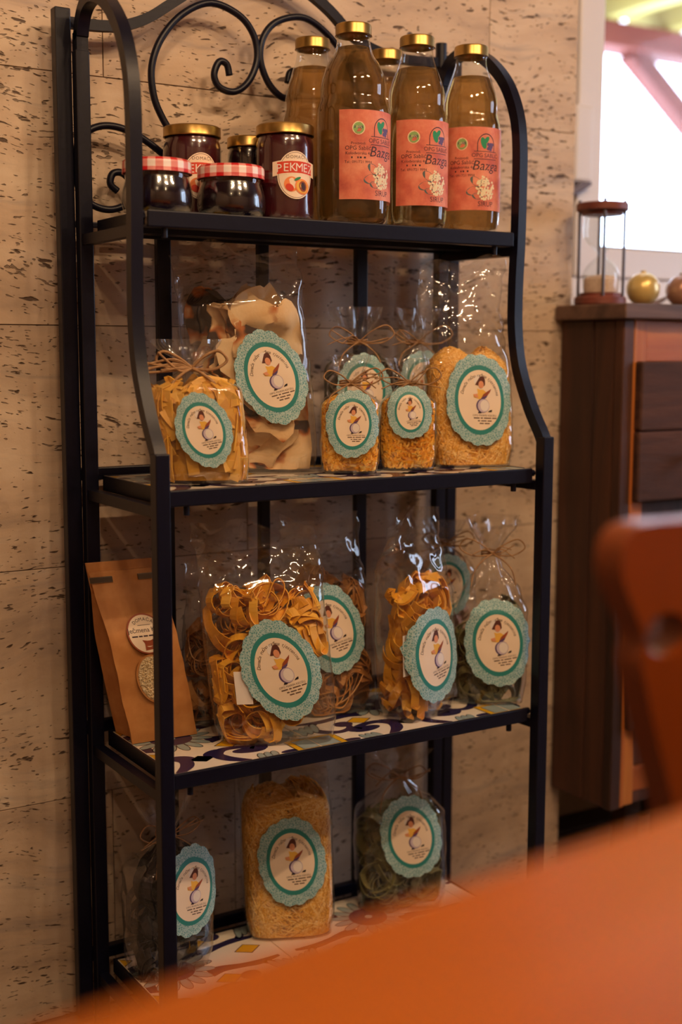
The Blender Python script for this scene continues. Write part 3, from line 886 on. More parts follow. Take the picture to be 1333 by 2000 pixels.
# ------------------------------------------------------------------ jars
def lid_ring(mb, r, z0, z1, m=0, n=48):
    mb.lathe([(0.0, z1-0.0008), (r*0.80, z1-0.0008), (r*0.86, z1), (r*0.95, z1-0.0004), (r, z1-0.0022), (r, z0+0.002), (r*1.012, z0+0.001), (r*1.0, z0), (r*0.97, z0+0.001)], n, m)
def peach_label(e, r0, phi, s, zc):
    def fn(u, v, l):
        a = phi+u*s/r0
        rr = r0+0.0003+0.00012*l
        return (rr*math.sin(a), -rr*math.cos(a), zc+v*s)
    P = Print(fn)
    P.ring('cream', 0, 0, 0, None, ell(0.86, 1.05), 4)
    for i in range(10):
        x0, x1 = -1.08+0.216*i, -1.08+0.216*(i+1)
        f = lambda x: 0.34-0.10*x*x
        P.poly('cream', 1, [(x0, f(x0)-0.30), (x1, f(x1)-0.30), (x1, f(x1)+0.33), (x0, f(x0)+0.33)])
        if 0 < i < 9:
            P.poly('redink', 2, [(x0, f(x0)-0.24), (x1, f(x1)-0.24), (x1, f(x1)+0.27), (x0, f(x0)+0.27)])
    lab = P.build('label', e, 'white oval label with a red PEKMEZ banner and peaches')
    P = Print(fn)
    P.ring('ink', 1, 0, 0, ell(0.79, 0.98), ell(0.81, 1.0), 1)
    for i, ch in enumerate('PEKMEZ'):
        x = -0.78+0.312*i
        P.text('white', 3, ch, 0.52, x, 0.17-0.10*x*x)
    P.text('ink', 1, 'DOMAĆI', 0.21, 0, 0.72, 0, 1.15)
    P.poly('orangeink', 3, disc(-0.22, -0.40, 0.34, 0.33, 20)); P.poly('redink', 4, disc(-0.30, -0.55, 0.20, 0.15, 16, -0.6))
    P.poly('orangeink', 4, disc(0.30, -0.50, 0.37, 0.33, 20, -0.5)); P.poly('yellow', 5, disc(0.30, -0.50, 0.31, 0.27, 20, -0.5)); P.poly('bread_ink', 6, disc(0.33, -0.48, 0.20, 0.24, 16, 0.3)); P.poly('inkdark', 7, disc(0.34, -0.48, 0.11, 0.18, 14, 0.3))
    P.poly('leafgreen', 7, disc(0.06, -0.16, 0.17, 0.06, 12, 0.4))
    P.build('label_print', lab)
def tall_jar(x, y, r, h, label, phi=None, zc=0.052, s=0.0295, jam='jam_red'):
    e = empty('jam_jar', (x, y, SH[0]+0.0001), 0, label, 'jar', 'gold-lidded jam jars')
    pr = [(0.0, 0.003), (r*0.8, 0.002), (r*0.93, 0.0), (r*0.985, 0.004), (r, 0.012), (r, h-0.033), (r*0.985, h-0.026), (r*0.93, h-0.019), (r*0.90, h-0.015), (r*0.90, h-0.004), (r*0.86, h-0.003)]
    mb = MB(); mb.lathe(pr, 48); part(mb, 'glass_body', M['glass'], e, True)
    mb = MB(); mb.lathe([(0.0, 0.0045)]+[(q*0.965, z+0.003) for q, z in pr[2:8]]+[(r*0.86, h-0.014), (0.0, h-0.014)], 48)
    part(mb, 'jam', M[jam], e, 40)
    mb = MB(); lid_ring(mb, r*0.985, h-0.0145, h); part(mb, 'lid', M['gold'], e, 40)
    if phi is not None:
        peach_label(e, r, phi, s, zc)
    return e
tall_jar(0.229, 0.110, 0.0395, 0.127, 'tall jam jar with gold lid and peach label beside the biggest syrup bottle', R(-29+21), 0.058)
tall_jar(0.129, 0.189, 0.0395, 0.127, 'tall red jam jar with gold lid standing behind the gingham-lidded jars', R(-27+20), 0.058)
tall_jar(0.213, 0.185, 0.0300, 0.120, 'slim dark jam jar with gold lid half hidden behind the peach-labelled jar', R(-29+30), 0.052, 0.024, 'jam_plum')
def low_jar(x, y, label):
    e = empty('gingham_jar', (x, y, SH[0]+0.0001), 0, label, 'jar', 'low jars with red gingham lids')
    pr = [(0.0, 0.002), (0.032, 0.0015), (0.038, 0.0), (0.0432, 0.005), (0.0455, 0.014), (0.0450, 0.026), (0.0425, 0.036), (0.0405, 0.043), (0.0408, 0.048), (0.0395, 0.052)]
    prof = [(max(0, p.x), p.z) for p in catmull([(a, 0, b) for a, b in pr], 3)]
    mb = MB(); mb.lathe(prof, 48); part(mb, 'glass_body', M['glass'], e, True)
    mb = MB(); mb.lathe([(0.0, 0.004)]+[(max(0, q-0.0018), z+0.002) for q, z in prof[4:-6]]+[(0.0, 0.045)], 48); part(mb, 'jam', M['jam_plum'], e, 50)
    mb = MB(); n = 64
    prf = [(0.0, 0.0665), (0.020, 0.0665), (0.036, 0.0667), (0.041, 0.0660), (0.0435, 0.0635), (0.0440, 0.060), (0.0440, 0.051), (0.0446, 0.0495), (0.043, 0.0490)]
    V = []; F = []; U = []
    for i, (q, z) in enumerate(prf):
        for j in range(n+1):
            a = 2*math.pi*j/n
            V.append((q*math.cos(a), q*math.sin(a), z))
            arc = 0.044*a
            U.append((q*math.cos(a)/0.019, q*math.sin(a)/0.019) if i < 3 else (arc/0.0197, z/0.0180))
    for i in range(len(prf)-1):
        for j in range(n):
            F.append((i*(n+1)+j, i*(n+1)+j+1, (i+1)*(n+1)+j+1, (i+1)*(n+1)+j))
    mb.add(V, F, 0, U)
    part(mb, 'lid', M['gingham'], e, 60)
low_jar(0.040, 0.106, "low dark jam jar with red gingham lid beside the rack's side rail")
low_jar(0.144, 0.104, 'low dark jam jar with red gingham lid next to the peach-labelled jar')
# ------------------------------------------------------------------ cellophane bags
def ribbon(mb, pts, wd, th, ref, m=0):
    """flat pasta ribbon: 4-sided section along pts; ref = preferred width direction"""
    N = len(pts); P = []; F = []
    for i, p in enumerate(pts):
        t = (pts[min(i+1, N-1)]-pts[max(i-1, 0)])
        t = t.normalized() if t.length > 1e-7 else Vector((1, 0, 0))
        wv = ref-t*ref.dot(t)
        wv = wv.normalized() if wv.length > 1e-4 else t.orthogonal().normalized()
        nv = t.cross(wv)
        for a, b in ((-1, -1), (1, -1), (1, 1), (-1, 1)):
            P.append(p+wv*(a*wd/2)+nv*(b*th/2))
    for i in range(N-1):
        for j in range(4):
            l = (j+1) % 4
            F.append((4*i+j, 4*i+l, 4*i+4+l, 4*i+4+j))
    F.append((3, 2, 1, 0)); F.append((4*N-4, 4*N-3, 4*N-2, 4*N-1))
    mb.add(P, F, m)

def rdir(rn):
    while True:
        v = Vector((rn.uniform(-1, 1), rn.uniform(-1, 1), rn.uniform(-1, 1)))
        if 0.1 < v.length < 1:
            return v.normalized()

def make_bag(label, x, y, z, yaw, W, D, H, fill, pasta, mat, lab=None, style='open', lean=(0, 0), neck=0.72, seed=0, group='pasta bags', name='pasta_bag', slip=None, full=1.0, tieflare=0.36, bow=True):
    rn = random.Random(seed)
    e = empty(name, (x, y, z), R(yaw), label, 'pasta bag' if name == 'pasta_bag' else 'bread bag', group)
    so = Vector((seed*3.17, seed*1.31, seed*2.7))
    ft = fill/H
    def sec(zz):
        t = max(0.0, min(1.0, zz/H))
        a0 = W/2*(0.93+0.07*sm(t/0.12)+0.03*math.sin(min(1, t/ft)*math.pi))
        b0 = D/2*(0.90+0.10*sm(t/0.10)+0.06*math.sin(min(1, t/ft)*math.pi))
        n0 = 3.4
        if t > ft*0.86:
            if style == 'tied':
                k = sm((t-ft*0.86)/(neck-ft*0.86))
                a, b, n = lerp(a0, 0.013, k), lerp(b0, 0.011, k), lerp(n0, 2, k)
                if t > neck:
                    q = sm((t-neck)/(1-neck))
                    a, b = lerp(0.013, W*tieflare, q), lerp(0.011, D*0.20, q)
                return a, b, n
            k = sm((t-ft*0.86)/(1-ft*0.86)*1.15)
            return lerp(a0, W/2*1.02, k), lerp(b0, 0.007, k), lerp(n0, 2.2, k)
        return a0, b0, n0
    lx, ly = lean
    def shear(p):
        c = Vector(p)
        return Vector((c.x+lx*c.z, c.y+ly*c.z, c.z))
    # film
    nphi, nz = 88, 72
    V = []; F = []
    for i in range(nz+1):
        zz = H*i/nz
        a, b, n = sec(zz)
        over = sm((zz/H-ft*0.8)/(0.25))
        amp = lerp(0.0016, 0.0062, over)
        if style == 'tied' and abs(zz/H-neck) < 0.07:
            amp *= 0.35
        for j in range(nphi):
            ph = 2*math.pi*j/nphi
            c, s = math.cos(ph), math.sin(ph)
            px = a*math.copysign(abs(c)**(2/n), c)
            py = b*math.copysign(abs(s)**(2/n), s)
            p = Vector((px, py, zz))
            q = p*38+so
            d, _ = noise.voronoi(q*0.55 if over > 0.5 else q*0.8)
            cre = min(0.5, d[1]-d[0])
            dsp = amp*(1.6*cre-0.35+0.9*noise.noise(q*1.2))
            if style == 'tied' and zz/H > ft:
                dsp += 0.18*min(a, 0.05)*math.sin(ph*9+3*noise.noise(q*0.3))*over*0.5
            nr = Vector((c/a, s/b, 0)).normalized()
            p = p+nr*dsp
            if i == 0:
                p.z = 0.0005
            elif i < 3:
                p.z += 0.0
            if style == 'open' and over > 0:
                wob = 0.020*over*noise.noise(Vector((px*9, zz*7, seed*1.7)))
                p.y += wob
                p.x += 0.012*over*noise.noise(Vector((zz*11, seed*2.3, 4.4)))
                if i > nz-14:
                    p.z += 0.030*((i-nz+14)/14)*noise.noise(Vector((px*16, seed*3.1, 1.1)))
            V.append(shear(p))
    for i in range(nz):
        for j in range(nphi):
            l = (j+1) % nphi
            F.append((i*nphi+j, i*nphi+l, (i+1)*nphi+l, (i+1)*nphi+j))
    F.append(tuple(range(nphi-1, -1, -1)))
    mb = MB(); mb.add(V, F)
    part(mb, 'cellophane_wrap', M['film'], e, True)
    # contents
    fz = fill*full
    def lim(p, k=0.93, top=True):
        zz = max(0.004, min(fz*(0.93+0.16*noise.noise(Vector((p.x*26, p.y*26, seed*2.1)))), p.z))
        a, b, n = sec(zz)
        if zz > fz*0.8:      # rounded heap
            q = 1-0.35*((zz-fz*0.8)/(fz*0.2))**2
            a *= q; b *= q
        a = a*k-0.003; b = b*k-0.003
        r = (abs(p.x/a)**n+abs(p.y/b)**n)**(1/n)
        if r > 1:
            return Vector((p.x/r, p.y/r, zz))
        return Vector((p.x, p.y, zz))
    mb = MB()
    if pasta == 'ribbon':
        wd = 0.0150 if W > 0.115 else 0.0105
        nests = int(W*D*fz/0.000105)+6
        for q in range(nests):
            ctr = Vector((rn.uniform(-1, 1)*W*0.40, rn.uniform(-1, 0.7)*D*0.36, (0.08+0.86*((q*0.618) % 1.0))*fz))
            nax = (rdir(rn)*0.8+Vector((0, rn.choice((-1, 1)), 0))).normalized()
            R0 = rn.uniform(0.020, 0.042)
            for k in range(rn.randint(5, 7)):
                ax = (nax+rdir(rn)*0.22).normalized()
                u = ax.orthogonal().normalized(); v = ax.cross(u)
                rr = R0*rn.uniform(0.45, 1.15); sq = rn.uniform(0.6, 1.0)
                a0 = rn.uniform(0, 6.28); span = rn.uniform(2.6, 6.8); n = int(span*4.5)+4
                c = ctr+ax*rn.uniform(-0.012, 0.012)+rdir(rn)*0.004
                pts = []
                for i in range(n):
                    t = a0+span*i/(n-1)
                    g = 1+0.16*math.sin(1.7*t+k)
                    p = c+u*(rr*g*math.cos(t))+v*(rr*sq*g*math.sin(t))+ax*(0.010*(i/(n-1)-0.5))
                    pts.append(shear(lim(p)))
                ribbon(mb, pts, wd*rn.uniform(0.75, 1.1), 0.0013, ax)
    elif pasta in ('verm', 'grated', 'short'):
        # packed body
        nn = 40; P = []; Fq = []
        rows = 16
        for i in range(rows+1):
            zz = 0.004+(fz*0.97-0.004)*i/rows
            a, b, n = sec(zz)
            q = 0.74 if zz < fz*0.8 else 0.74-0.45*((zz-fz*0.8)/(fz*0.2))**2
            for j in range(nn):
                ph = 2*math.pi*j/nn
                c, s = math.cos(ph), math.sin(ph)
                k = q*(1+0.05*noise.noise(Vector((c*3, s*3, zz*60+seed))))
                P.append(shear((a*k*math.copysign(abs(c)**(2/n), c), b*k*math.copysign(abs(s)**(2/n), s), zz*(0.90+0.16*noise.noise(Vector((c*1.5, s*1.5, seed*1.7)))) if i > 8 else zz)))
        for i in range(rows):
            for j in range(nn):
                l = (j+1) % nn
                Fq.append((i*nn+j, i*nn+l, (i+1)*nn+l, (i+1)*nn+j))
        Fq.append(tuple(rows*nn+j for j in range(nn)))
        mb.add(P, Fq)
        if pasta == 'short':
            for k in range(95):
                ph = rn.uniform(math.pi*0.9, math.pi*2.1)
                zz = rn.uniform(0.02, fz*0.95)
                a, b, n = sec(zz)
                c, s = math.cos(ph), math.sin(ph)
                o = Vector((a*0.92*math.copysign(abs(c)**(2/n), c), b*0.92*math.copysign(abs(s)**(2/n), s), zz))
                dr = (Vector((rn.gauss(0, 0.28), rn.gauss(0, 0.2), 1)) if rn.random() < 0.75 else Vector((1, rn.gauss(0, 0.3), rn.gauss(0, 0.4)))).normalized()
                nr = Vector((c/a, s/b, 0)).normalized()
                ref = nr.cross(dr)+nr*rn.gauss(0, 0.4)
                L = rn.uniform(0.030, 0.055)
                pts = [shear(lim(o+dr*(L*(t-0.5))+nr*(0.002*math.sin(3*t)), 0.975)) for t in (0, 0.25, 0.5, 0.75, 1)]
                ribbon(mb, pts, rn.uniform(0.012, 0.018), 0.0014, ref)
        else:
            cnt, L0, L1, rad = (4200, 0.025, 0.065, 0.00155) if pasta == 'verm' else (4800, 0.005, 0.013, 0.0016)
            cnt = int(cnt*W*fz/0.018)+200
            for k in range(cnt):
                if rn.random() < 0.84:
                    ph = rn.uniform(math.pi*0.88, math.pi*2.12); zz = rn.uniform(0.005, fz*0.97)
                    a, b, n = sec(zz); kk = rn.uniform(0.72, 0.96)
                else:
                    ph = rn.uniform(0, 6.28); zz = fz*rn.uniform(0.86, 0.99)
                    a, b, n = sec(zz); kk = rn.uniform(0.2, 0.8)
                c, s = math.cos(ph), math.sin(ph)
                o = Vector((a*kk*math.copysign(abs(c)**(2/n), c), b*kk*math.copysign(abs(s)**(2/n), s), zz))
                dr = rdir(rn); nr = Vector((c/a, s/b, 0.0)).normalized()
                dr = (dr-nr*dr.dot(nr)*0.85).normalized()
                L = rn.uniform(L0, L1); bend = dr.cross(nr)*rn.uniform(-0.35, 0.35)*L
                pts = [shear(lim(o+dr*(L*(t-0.5))+bend*(t*(1-t)*2), 0.985)) for t in ((0, 0.33, 0.66, 1) if pasta == 'verm' else (0, 0.5, 1))]
                ok = all((pts[i+1]-pts[i]).length > 1e-5 for i in range(len(pts)-1))
                if ok:
                    mb.tube(pts, rad*rn.uniform(0.8, 1.2), 3, 0, cap=False)
    if pasta != 'bread':
        part(mb, 'pasta', mat, e, pasta == 'verm', None, 'stuff')
    else:
        for k in range(20):
            cx, cz = rn.uniform(-0.30, 0.30)*W, (0.10+0.80*(k+0.5)/20)*fz
            cy = rn.uniform(-0.75, 0.5)*D*0.5
            su, sv = rn.uniform(0.040, 0.072), rn.uniform(0.034, 0.060)
            ax = R(rn.uniform(-55, 55)); ty = R(rn.uniform(-35, 35)); tz = R(rn.uniform(-40, 40))
            rot = Matrix.Rotation(tz, 3, 'Z') @ Matrix.Rotation(ax, 3, 'Y') @ Matrix.Rotation(ty, 3, 'X')
            b = MB(); n1 = 10; Vv = []; Ff = []
            for sd in (0, 1):
                for i in range(n1+1):
                    for j in range(n1+1):
                        uu, vv = 2*i/n1-1, 2*j/n1-1
                        ed = 1+0.30*noise.noise(Vector((uu*2.1+k*3, vv*2.1, seed)))
                        p = Vector((uu*su*ed, 0.010*noise.noise(Vector((uu*1.5+k, vv*1.5, k*1.3)))*2+(0.0012 if sd else -0.0012), vv*sv*ed))
                        p = rot @ p+Vector((cx, cy, cz))
                        Vv.append(shear(lim(p, 0.95)))
            m1 = (n1+1)*(n1+1)
            for i in range(n1):
                for j in range(n1):
                    q = i*(n1+1)+j
                    Ff.append((q, q+n1+1, q+n1+2, q+1)); Ff.append((m1+q, m1+q+1, m1+q+n1+2, m1+q+n1+1))
            for i in range(n1):
                for q0, q1 in ((i, i+1), ((n1)*(n1+1)+i+1, n1*(n1+1)+i), ((i+1)*(n1+1), i*(n1+1)), (i*(n1+1)+n1, (i+1)*(n1+1)+n1)):
                    Ff.append((q0, q1, m1+q1, m1+q0))
            b.add(Vv, Ff)
            part(b, 'flatbread', mat, e, 50)
    # label on the front of the bag
    if lab:
        lu, lv, hh, rot = lab[:4]
        txt = lab[4] if len(lab) > 4 else 'scalloped blue lace label with a cook on it'
        cr, sr = math.cos(R(rot)), math.sin(R(rot))
        def fn(u, v, l):
            px, pz = lu+u*cr-v*sr, lv+u*sr+v*cr
            a, b, n = sec(max(0.0, min(fill*0.86, pz)))
            q = min(0.985, abs(px/(a*1.03)))
            bb = b*(1-q**n)**(1/n)
            if pz > fill*0.9 and style == 'tied':
                bb -= 0.35*(pz-fill*0.9)
            elif pz > fill*0.9:
                bb -= 0.22*(pz-fill*0.9)
            wr = 0.0011*noise.noise(Vector((px*40, pz*40, seed*1.9)))
            if q >= 0.985:
                px = math.copysign(a*1.03*0.985+0.002, px)
            return shear((px, -(bb+0.0042+wr+0.00022*l), pz))
        cook_label(fn, hh, e, txt, lab[5] if len(lab) > 5 else 0.74, seed)
    if slip:
        sx, sz, wd, hg = slip
        b = MB()
        a, bb, n = sec(sz)
        yy = -bb*(1-min(0.95, abs(sx/a))**n)**(1/n)-0.0028
        b.add([shear(p) for p in ((sx, yy, sz), (sx+wd, yy, sz), (sx+wd, yy-0.001, sz+hg), (sx, yy-0.001, sz+hg))], [(0, 1, 2, 3)])
        b.add([shear(p) for p in ((sx, yy+0.0003, sz), (sx+wd, yy+0.0003, sz), (sx+wd, yy-0.0007, sz+hg), (sx, yy-0.0007, sz+hg))], [(3, 2, 1, 0)])
        part(b, 'paper_slip', M['white'], e)
    if style == 'tied':
        zn = neck*H
        b = MB()
        for q in range(3):
            b.tube([shear((0.0145*math.cos(t), 0.0125*math.sin(t), zn-0.003+0.003*q+0.001*math.sin(3*t+q))) for t in (2*math.pi*i/16 for i in range(16))], 0.0013, 5, 0, True)
        kn = Vector((0.0, -0.0135, zn))
        def strand(pts, r=0.0011):
            r = r*(1.9 if seed == 11 else 1.0)
            b.tube([shear(p) for p in catmull([kn+Vector(p) for p in pts], 6)], r, 5)
        if bow:
            for sx in (-1, 1):
                s1 = rn.uniform(0.8, 1.15)
                strand([(0, 0, 0), (sx*0.016*s1, -0.004, 0.014*s1), (sx*0.036*s1, -0.006, 0.022*s1), (sx*0.046*s1, -0.006, 0.010*s1), (sx*0.030*s1, -0.006, -0.001), (sx*0.010, -0.003, -0.002), (0, 0, 0)])
                strand([(0, 0, 0), (sx*0.014, -0.006, -0.008), (sx*0.028, -0.010, -0.022*s1), (sx*0.034, -0.013, -0.045*s1)])
        for q in range(9 if seed == 11 else 4):
            sx = -1 if seed == 11 else rn.choice((-1, 1)); L = rn.uniform(0.025, 0.055)*(1.3 if seed == 11 else 1)
            strand([(0, 0, 0), (sx*L*0.4, -0.006, rn.uniform(-0.004, 0.012)), (sx*L, -0.010, rn.uniform(-0.010, 0.022))], 0.0009)
        part(b, 'raffia_tie', M['raffia'], e, True)
    return e

S2, S3, S4 = SH[1]-0.0003, SH[2]-0.0003, SH[3]-0.0003
BL = 0.068       # half height of the big label
# second shelf
make_bag('short golden noodle bag tied with raffia, standing by the front post', 0.088, 0.078, S2, -24, 0.120, 0.074, 0.185, 0.140, 'short', M['egg2'], (0.006, 0.070, 0.048, 10), 'tied', (-0.10, 0.05), 0.80, 11, 'pasta bags on the second shelf', slip=(-0.052, 0.006, 0.010, 0.055))
make_bag('tall open bag of charred flatbread sheets leaning in the middle of its shelf', 0.214, 0.164, S2, -24, 0.172, 0.074, 0.315, 0.268, 'bread', M['bread'], (0.030, 0.134, BL*0.96, 14), 'open', (-0.10, 0.02), 0.8, 12, 'bread bag', 'bread_bag')
make_bag('dark green pasta bag tied with raffia behind the first small yellow bag', 0.396, 0.188, S2, -22, 0.108, 0.050, 0.235, 0.175, 'ribbon', M['nettle'], (0.006, 0.112, 0.055, 8), 'tied', (0, 0), 0.78, 13, 'pasta bags on the second shelf')
make_bag('small yellow grated pasta bag with tall label, tied with raffia, beside the flatbread', 0.321, 0.090, S2, -30, 0.082, 0.058, 0.165, 0.112, 'grated', M['grated'], (0.002, 0.070, 0.0475, 0, 'scalloped blue lace label with a cook on it', 0.78), 'tied', (0, 0), 0.76, 14, 'pasta bags on the second shelf')
make_bag('very dark pasta bag tied with raffia behind the second small yellow bag', 0.504, 0.190, S2, -20, 0.092, 0.046, 0.235, 0.170, 'ribbon', M['ink_pasta'], (0.008, 0.120, 0.052, 8), 'tied', (0, 0), 0.78, 15, 'pasta bags on the second shelf')
make_bag('small yellow grated pasta bag with short label near its top, beside the vermicelli', 0.420, 0.090, S2, -30, 0.080, 0.058, 0.160, 0.110, 'grated', M['grated'], (0.000, 0.084, 0.0385, 6, 'scalloped blue lace label with a cook on it', 0.84), 'tied', (0, 0), 0.78, 16, 'pasta bags on the second shelf')
make_bag('tall open bag of yellow vermicelli on the second shelf, next to the end post', 0.535, 0.088, S2, -20, 0.126, 0.066, 0.300, 0.172, 'verm', M['verm'], (0.006, 0.099, BL, -2), 'open', (-0.06, 0.02), 0.8, 17, 'pasta bags on the second shelf')
# third shelf
make_bag('wide open bag of yellow tagliatelle beside the kraft paper bag', 0.190, 0.070, S3, -25, 0.168, 0.080, 0.300, 0.225, 'ribbon', M['egg'], (0.014, 0.106, 0.070, 15), 'open', (-0.10, 0.03), 0.8, 21, 'pasta bags on the third shelf', slip=(-0.050, 0.060, 0.022, 0.045))
make_bag('brown wholemeal pasta bag half hidden behind the wide yellow tagliatelle bag', 0.158, 0.184, S3, -10, 0.100, 0.056, 0.230, 0.160, 'ribbon', M['wholemeal'], None, 'open', (0.0, 0.0), 0.8, 22, 'pasta bags on the third shelf')
make_bag('open bag of brown wholemeal tagliatelle between two yellow tagliatelle bags', 0.334, 0.148, S3, -6, 0.128, 0.074, 0.285, 0.215, 'ribbon', M['wholemeal'], (-0.012, 0.132, BL, 13), 'open', (-0.10, 0.03), 0.8, 23, 'pasta bags on the third shelf')
make_bag('open bag of yellow tagliatelle with its label turned sideways, beside green tagliatelle', 0.427, 0.069, S3, 16, 0.122, 0.078, 0.300, 0.215, 'ribbon', M['egg'], (-0.009, 0.096, 0.072, 8), 'open', (-0.03, 0.02), 0.8, 24, 'pasta bags on the third shelf', slip=(-0.062, 0.070, 0.014, 0.060))
make_bag('small reddish pasta bag tied with raffia behind the green tagliatelle on the third shelf', 0.560, 0.185, S3, -30, 0.098, 0.050, 0.265, 0.215, 'ribbon', M['beetpasta'], (0.002, 0.165, 0.050, 0), 'tied', (0, 0), 0.86, 25, 'pasta bags on the third shelf')
make_bag('green spinach tagliatelle bag tied with raffia, on the third shelf next to the end post', 0.562, 0.070, S3, -30, 0.108, 0.076, 0.285, 0.160, 'ribbon', M['spinach'], (0.006, 0.098, BL, 8), 'tied', (0.0, 0.0), 0.80, 26, 'pasta bags on the third shelf')
# bottom shelf
make_bag('black pasta bag tied with raffia on the bottom shelf', 0.064, 0.160, S4, 8, 0.122, 0.082, 0.245, 0.175, 'ribbon', M['ink_pasta'], (0.012, 0.122, 0.064, -4), 'tied', (0, 0.02), 0.80, 31, 'pasta bags on the bottom shelf')
make_bag('yellow vermicelli bag on the bottom shelf between black and green pasta', 0.264, 0.165, S4, -24, 0.134, 0.070, 0.285, 0.235, 'verm', M['verm'], (0.004, 0.124, BL, 4), 'open', (-0.03, 0.03), 0.8, 32, 'pasta bags on the bottom shelf')
make_bag('green tagliatelle bag tied with raffia on the bottom shelf', 0.462, 0.158, S4, -26, 0.140, 0.080, 0.250, 0.172, 'ribbon', M['spinach'], (0.012, 0.124, 0.065, 8), 'tied', (-0.02, 0.02), 0.84, 33, 'pasta bags on the bottom shelf')

# ------------------------------------------------------------------ kraft paper bag
kb = empty('paper_bag', (0.057, 0.176, S3), R(-2), 'brown kraft paper bag of barley groats with an oval window and round label', 'paper bag')
KW, KD, KH = 0.096, 0.064, 0.236
KLX, KLY = -0.20, -0.02
def ksec(z):
    t = z/KH
    d = KD/2*(1-sm((t-0.55)/0.45)*0.94)
    return KW/2*(1.0+0.01*math.sin(t*5)), d
def ksh(p):
    return (p[0]+KLX*p[2], p[1]+KLY*p[2], p[2])
mb = MB(); V = []; F = []
nz = 30; ring = []
def kring(z):
    a, b = ksec(z)
    t = z/KH
    pts = []
    for i in range(9):
        pts.append((-a+2*a*i/8, -b-0.004*math.sin(math.pi*i/8)*sm(t*5)*(1-sm((t-0.6)/0.3))))
    g = 0.35*b+0.010*sm(t*3)
    pts += [(a-0.004, -b*0.5), (a-g*0.8, 0.0), (a-0.004, b*0.5)]
    for i in range(9):
        pts.append((a-2*a*i/8, b))
    pts += [(-a+0.004, b*0.5), (-a+g*0.8, 0.0), (-a+0.004, -b*0.5)]
    return pts
K = len(kring(0))
for i in range(nz+1):
    z = KH*i/nz
    for x_, y_ in kring(z):
        q = Vector((x_*25, y_*25, z*25))
        dn = 0.0020*noise.noise(q)+0.0016*abs(noise.noise(q*2.2))
        V.append(ksh((x_+dn*0.5, y_-dn*(1 if y_ < 0 else -1)*(0 if i == 0 else 1), z+0.0003)))
for i in range(nz):
    for j in range(K):
        l = (j+1) % K
        F.append((i*K+j, i*K+l, (i+1)*K+l, (i+1)*K+j))
F.append(tuple(range(K-1, -1, -1))); F.append(tuple(nz*K+j for j in range(K)))
mb.add(V, F)
part(mb, 'paper_body', M['kraft'], kb, 35)
# folded-over top and its tin strip ends
mb = MB()
def kbox(x0, x1, y0, y1, z0, z1, bev=0.0006):
    b = MB(); b.box((x0, y0, z0), (x1, y1, z1), 0, bev)
    b.v = [ksh(p) for p in b.v]
    return b
part(kbox(-KW/2+0.001, KW/2-0.001, 0.0045, 0.0095, KH-0.030, KH+0.012), 'top_fold', M['kraft'], kb)
part(kbox(-KW/2-0.002, -KW/2+0.030, -0.0068, -0.0040, KH-0.014, KH-0.006), 'tin_tie_end', M['tin'], kb)
part(kbox(KW/2-0.030, KW/2+0.002, -0.0068, -0.0040, KH-0.014, KH-0.006), 'tin_tie_end', M['tin'], kb)
def kfn(cx, cz):
    def fn(u, v, l):
        x_, z_ = cx+u, cz+v
        a, b = ksec(z_)
        t = z_/KH
        fr = (x_+a)/(2*a)
        y_ = -b-0.004*math.sin(math.pi*fr)*sm(t*5)*(1-sm((t-0.6)/0.3))
        return ksh((x_, y_-0.0042-0.0002*l, z_))
    return fn
P = Print(kfn(0.003, 0.152))
P.ring('bread_ink', 0, 0, 0, None, ell(0.0265, 0.0270), 3); P.ring('cream', 1, 0, 0, None, ell(0.0245, 0.0250), 3)
kl = P.build('label', kb, 'round cream label with a grain sack')
P = Print(kfn(0.003, 0.152))
P.arctext('inkdark', 2, 'DOMAĆA', 0.0062, 0, -0.004, 0.0215, 0.0215, R(128), R(52), 0)
P.poly('inkdark', 2, [(-0.009, 0.0118), (0.009, 0.0118), (0.009, 0.0124), (-0.009, 0.0124)])
P.text('inkdark', 2, 'Ječmena Kaša', 0.0088, 0, 0.0030)
for x0, x1 in ((-0.021, -0.013), (-0.0115, -0.0065), (-0.005, 0.001), (0.0025, 0.0105), (0.0125, 0.0205)):
    P.poly('inkdark', 2, [(x0, -0.0030), (x1, -0.0030), (x1, -0.0012), (x0, -0.0012)])
P.poly('bread_ink', 2, [(-0.0065, -0.0215), (0.0075, -0.0205), (0.0065, -0.0110), (0.0085, -0.0065), (0.003, -0.0085), (-0.002, -0.0085), (-0.0085, -0.0070), (-0.006, -0.0120)])
P.build('label_print', kl)
P = Print(kfn(0.000, 0.090))
P.ring('kraft', 0, 0, 0, ell(0.0215, 0.0315), ell(0.0245, 0.0345), 2); P.ring('film', 4, 0, 0, None, ell(0.0225, 0.0325), 3)
kw_ = P.build('window', kb, 'clear oval window')
rn = random.Random(5)
f0 = kfn(0.000, 0.090)
mb = MB()
P2 = Print(f0); P2.ring('grain', 0, 0, 0, None, ell(0.0220, 0.0320), 4)
mb = P2.mb
for k in range(520):
    a, q = rn.uniform(0, 6.28), math.sqrt(rn.random())*0.95
    c = Vector(f0(0.0215*q*math.cos(a), 0.0315*q*math.sin(a), 1))
    d = rdir(rn); d.y *= 0.4; d.normalize()
    mb.tube([c-d*0.0026, c, c+d*0.0026], [0.0005, 0.0011, 0.0005], 4, 0, cap=False)
part(mb, 'barley_groats', M['grain'], kb, True, None, 'stuff')
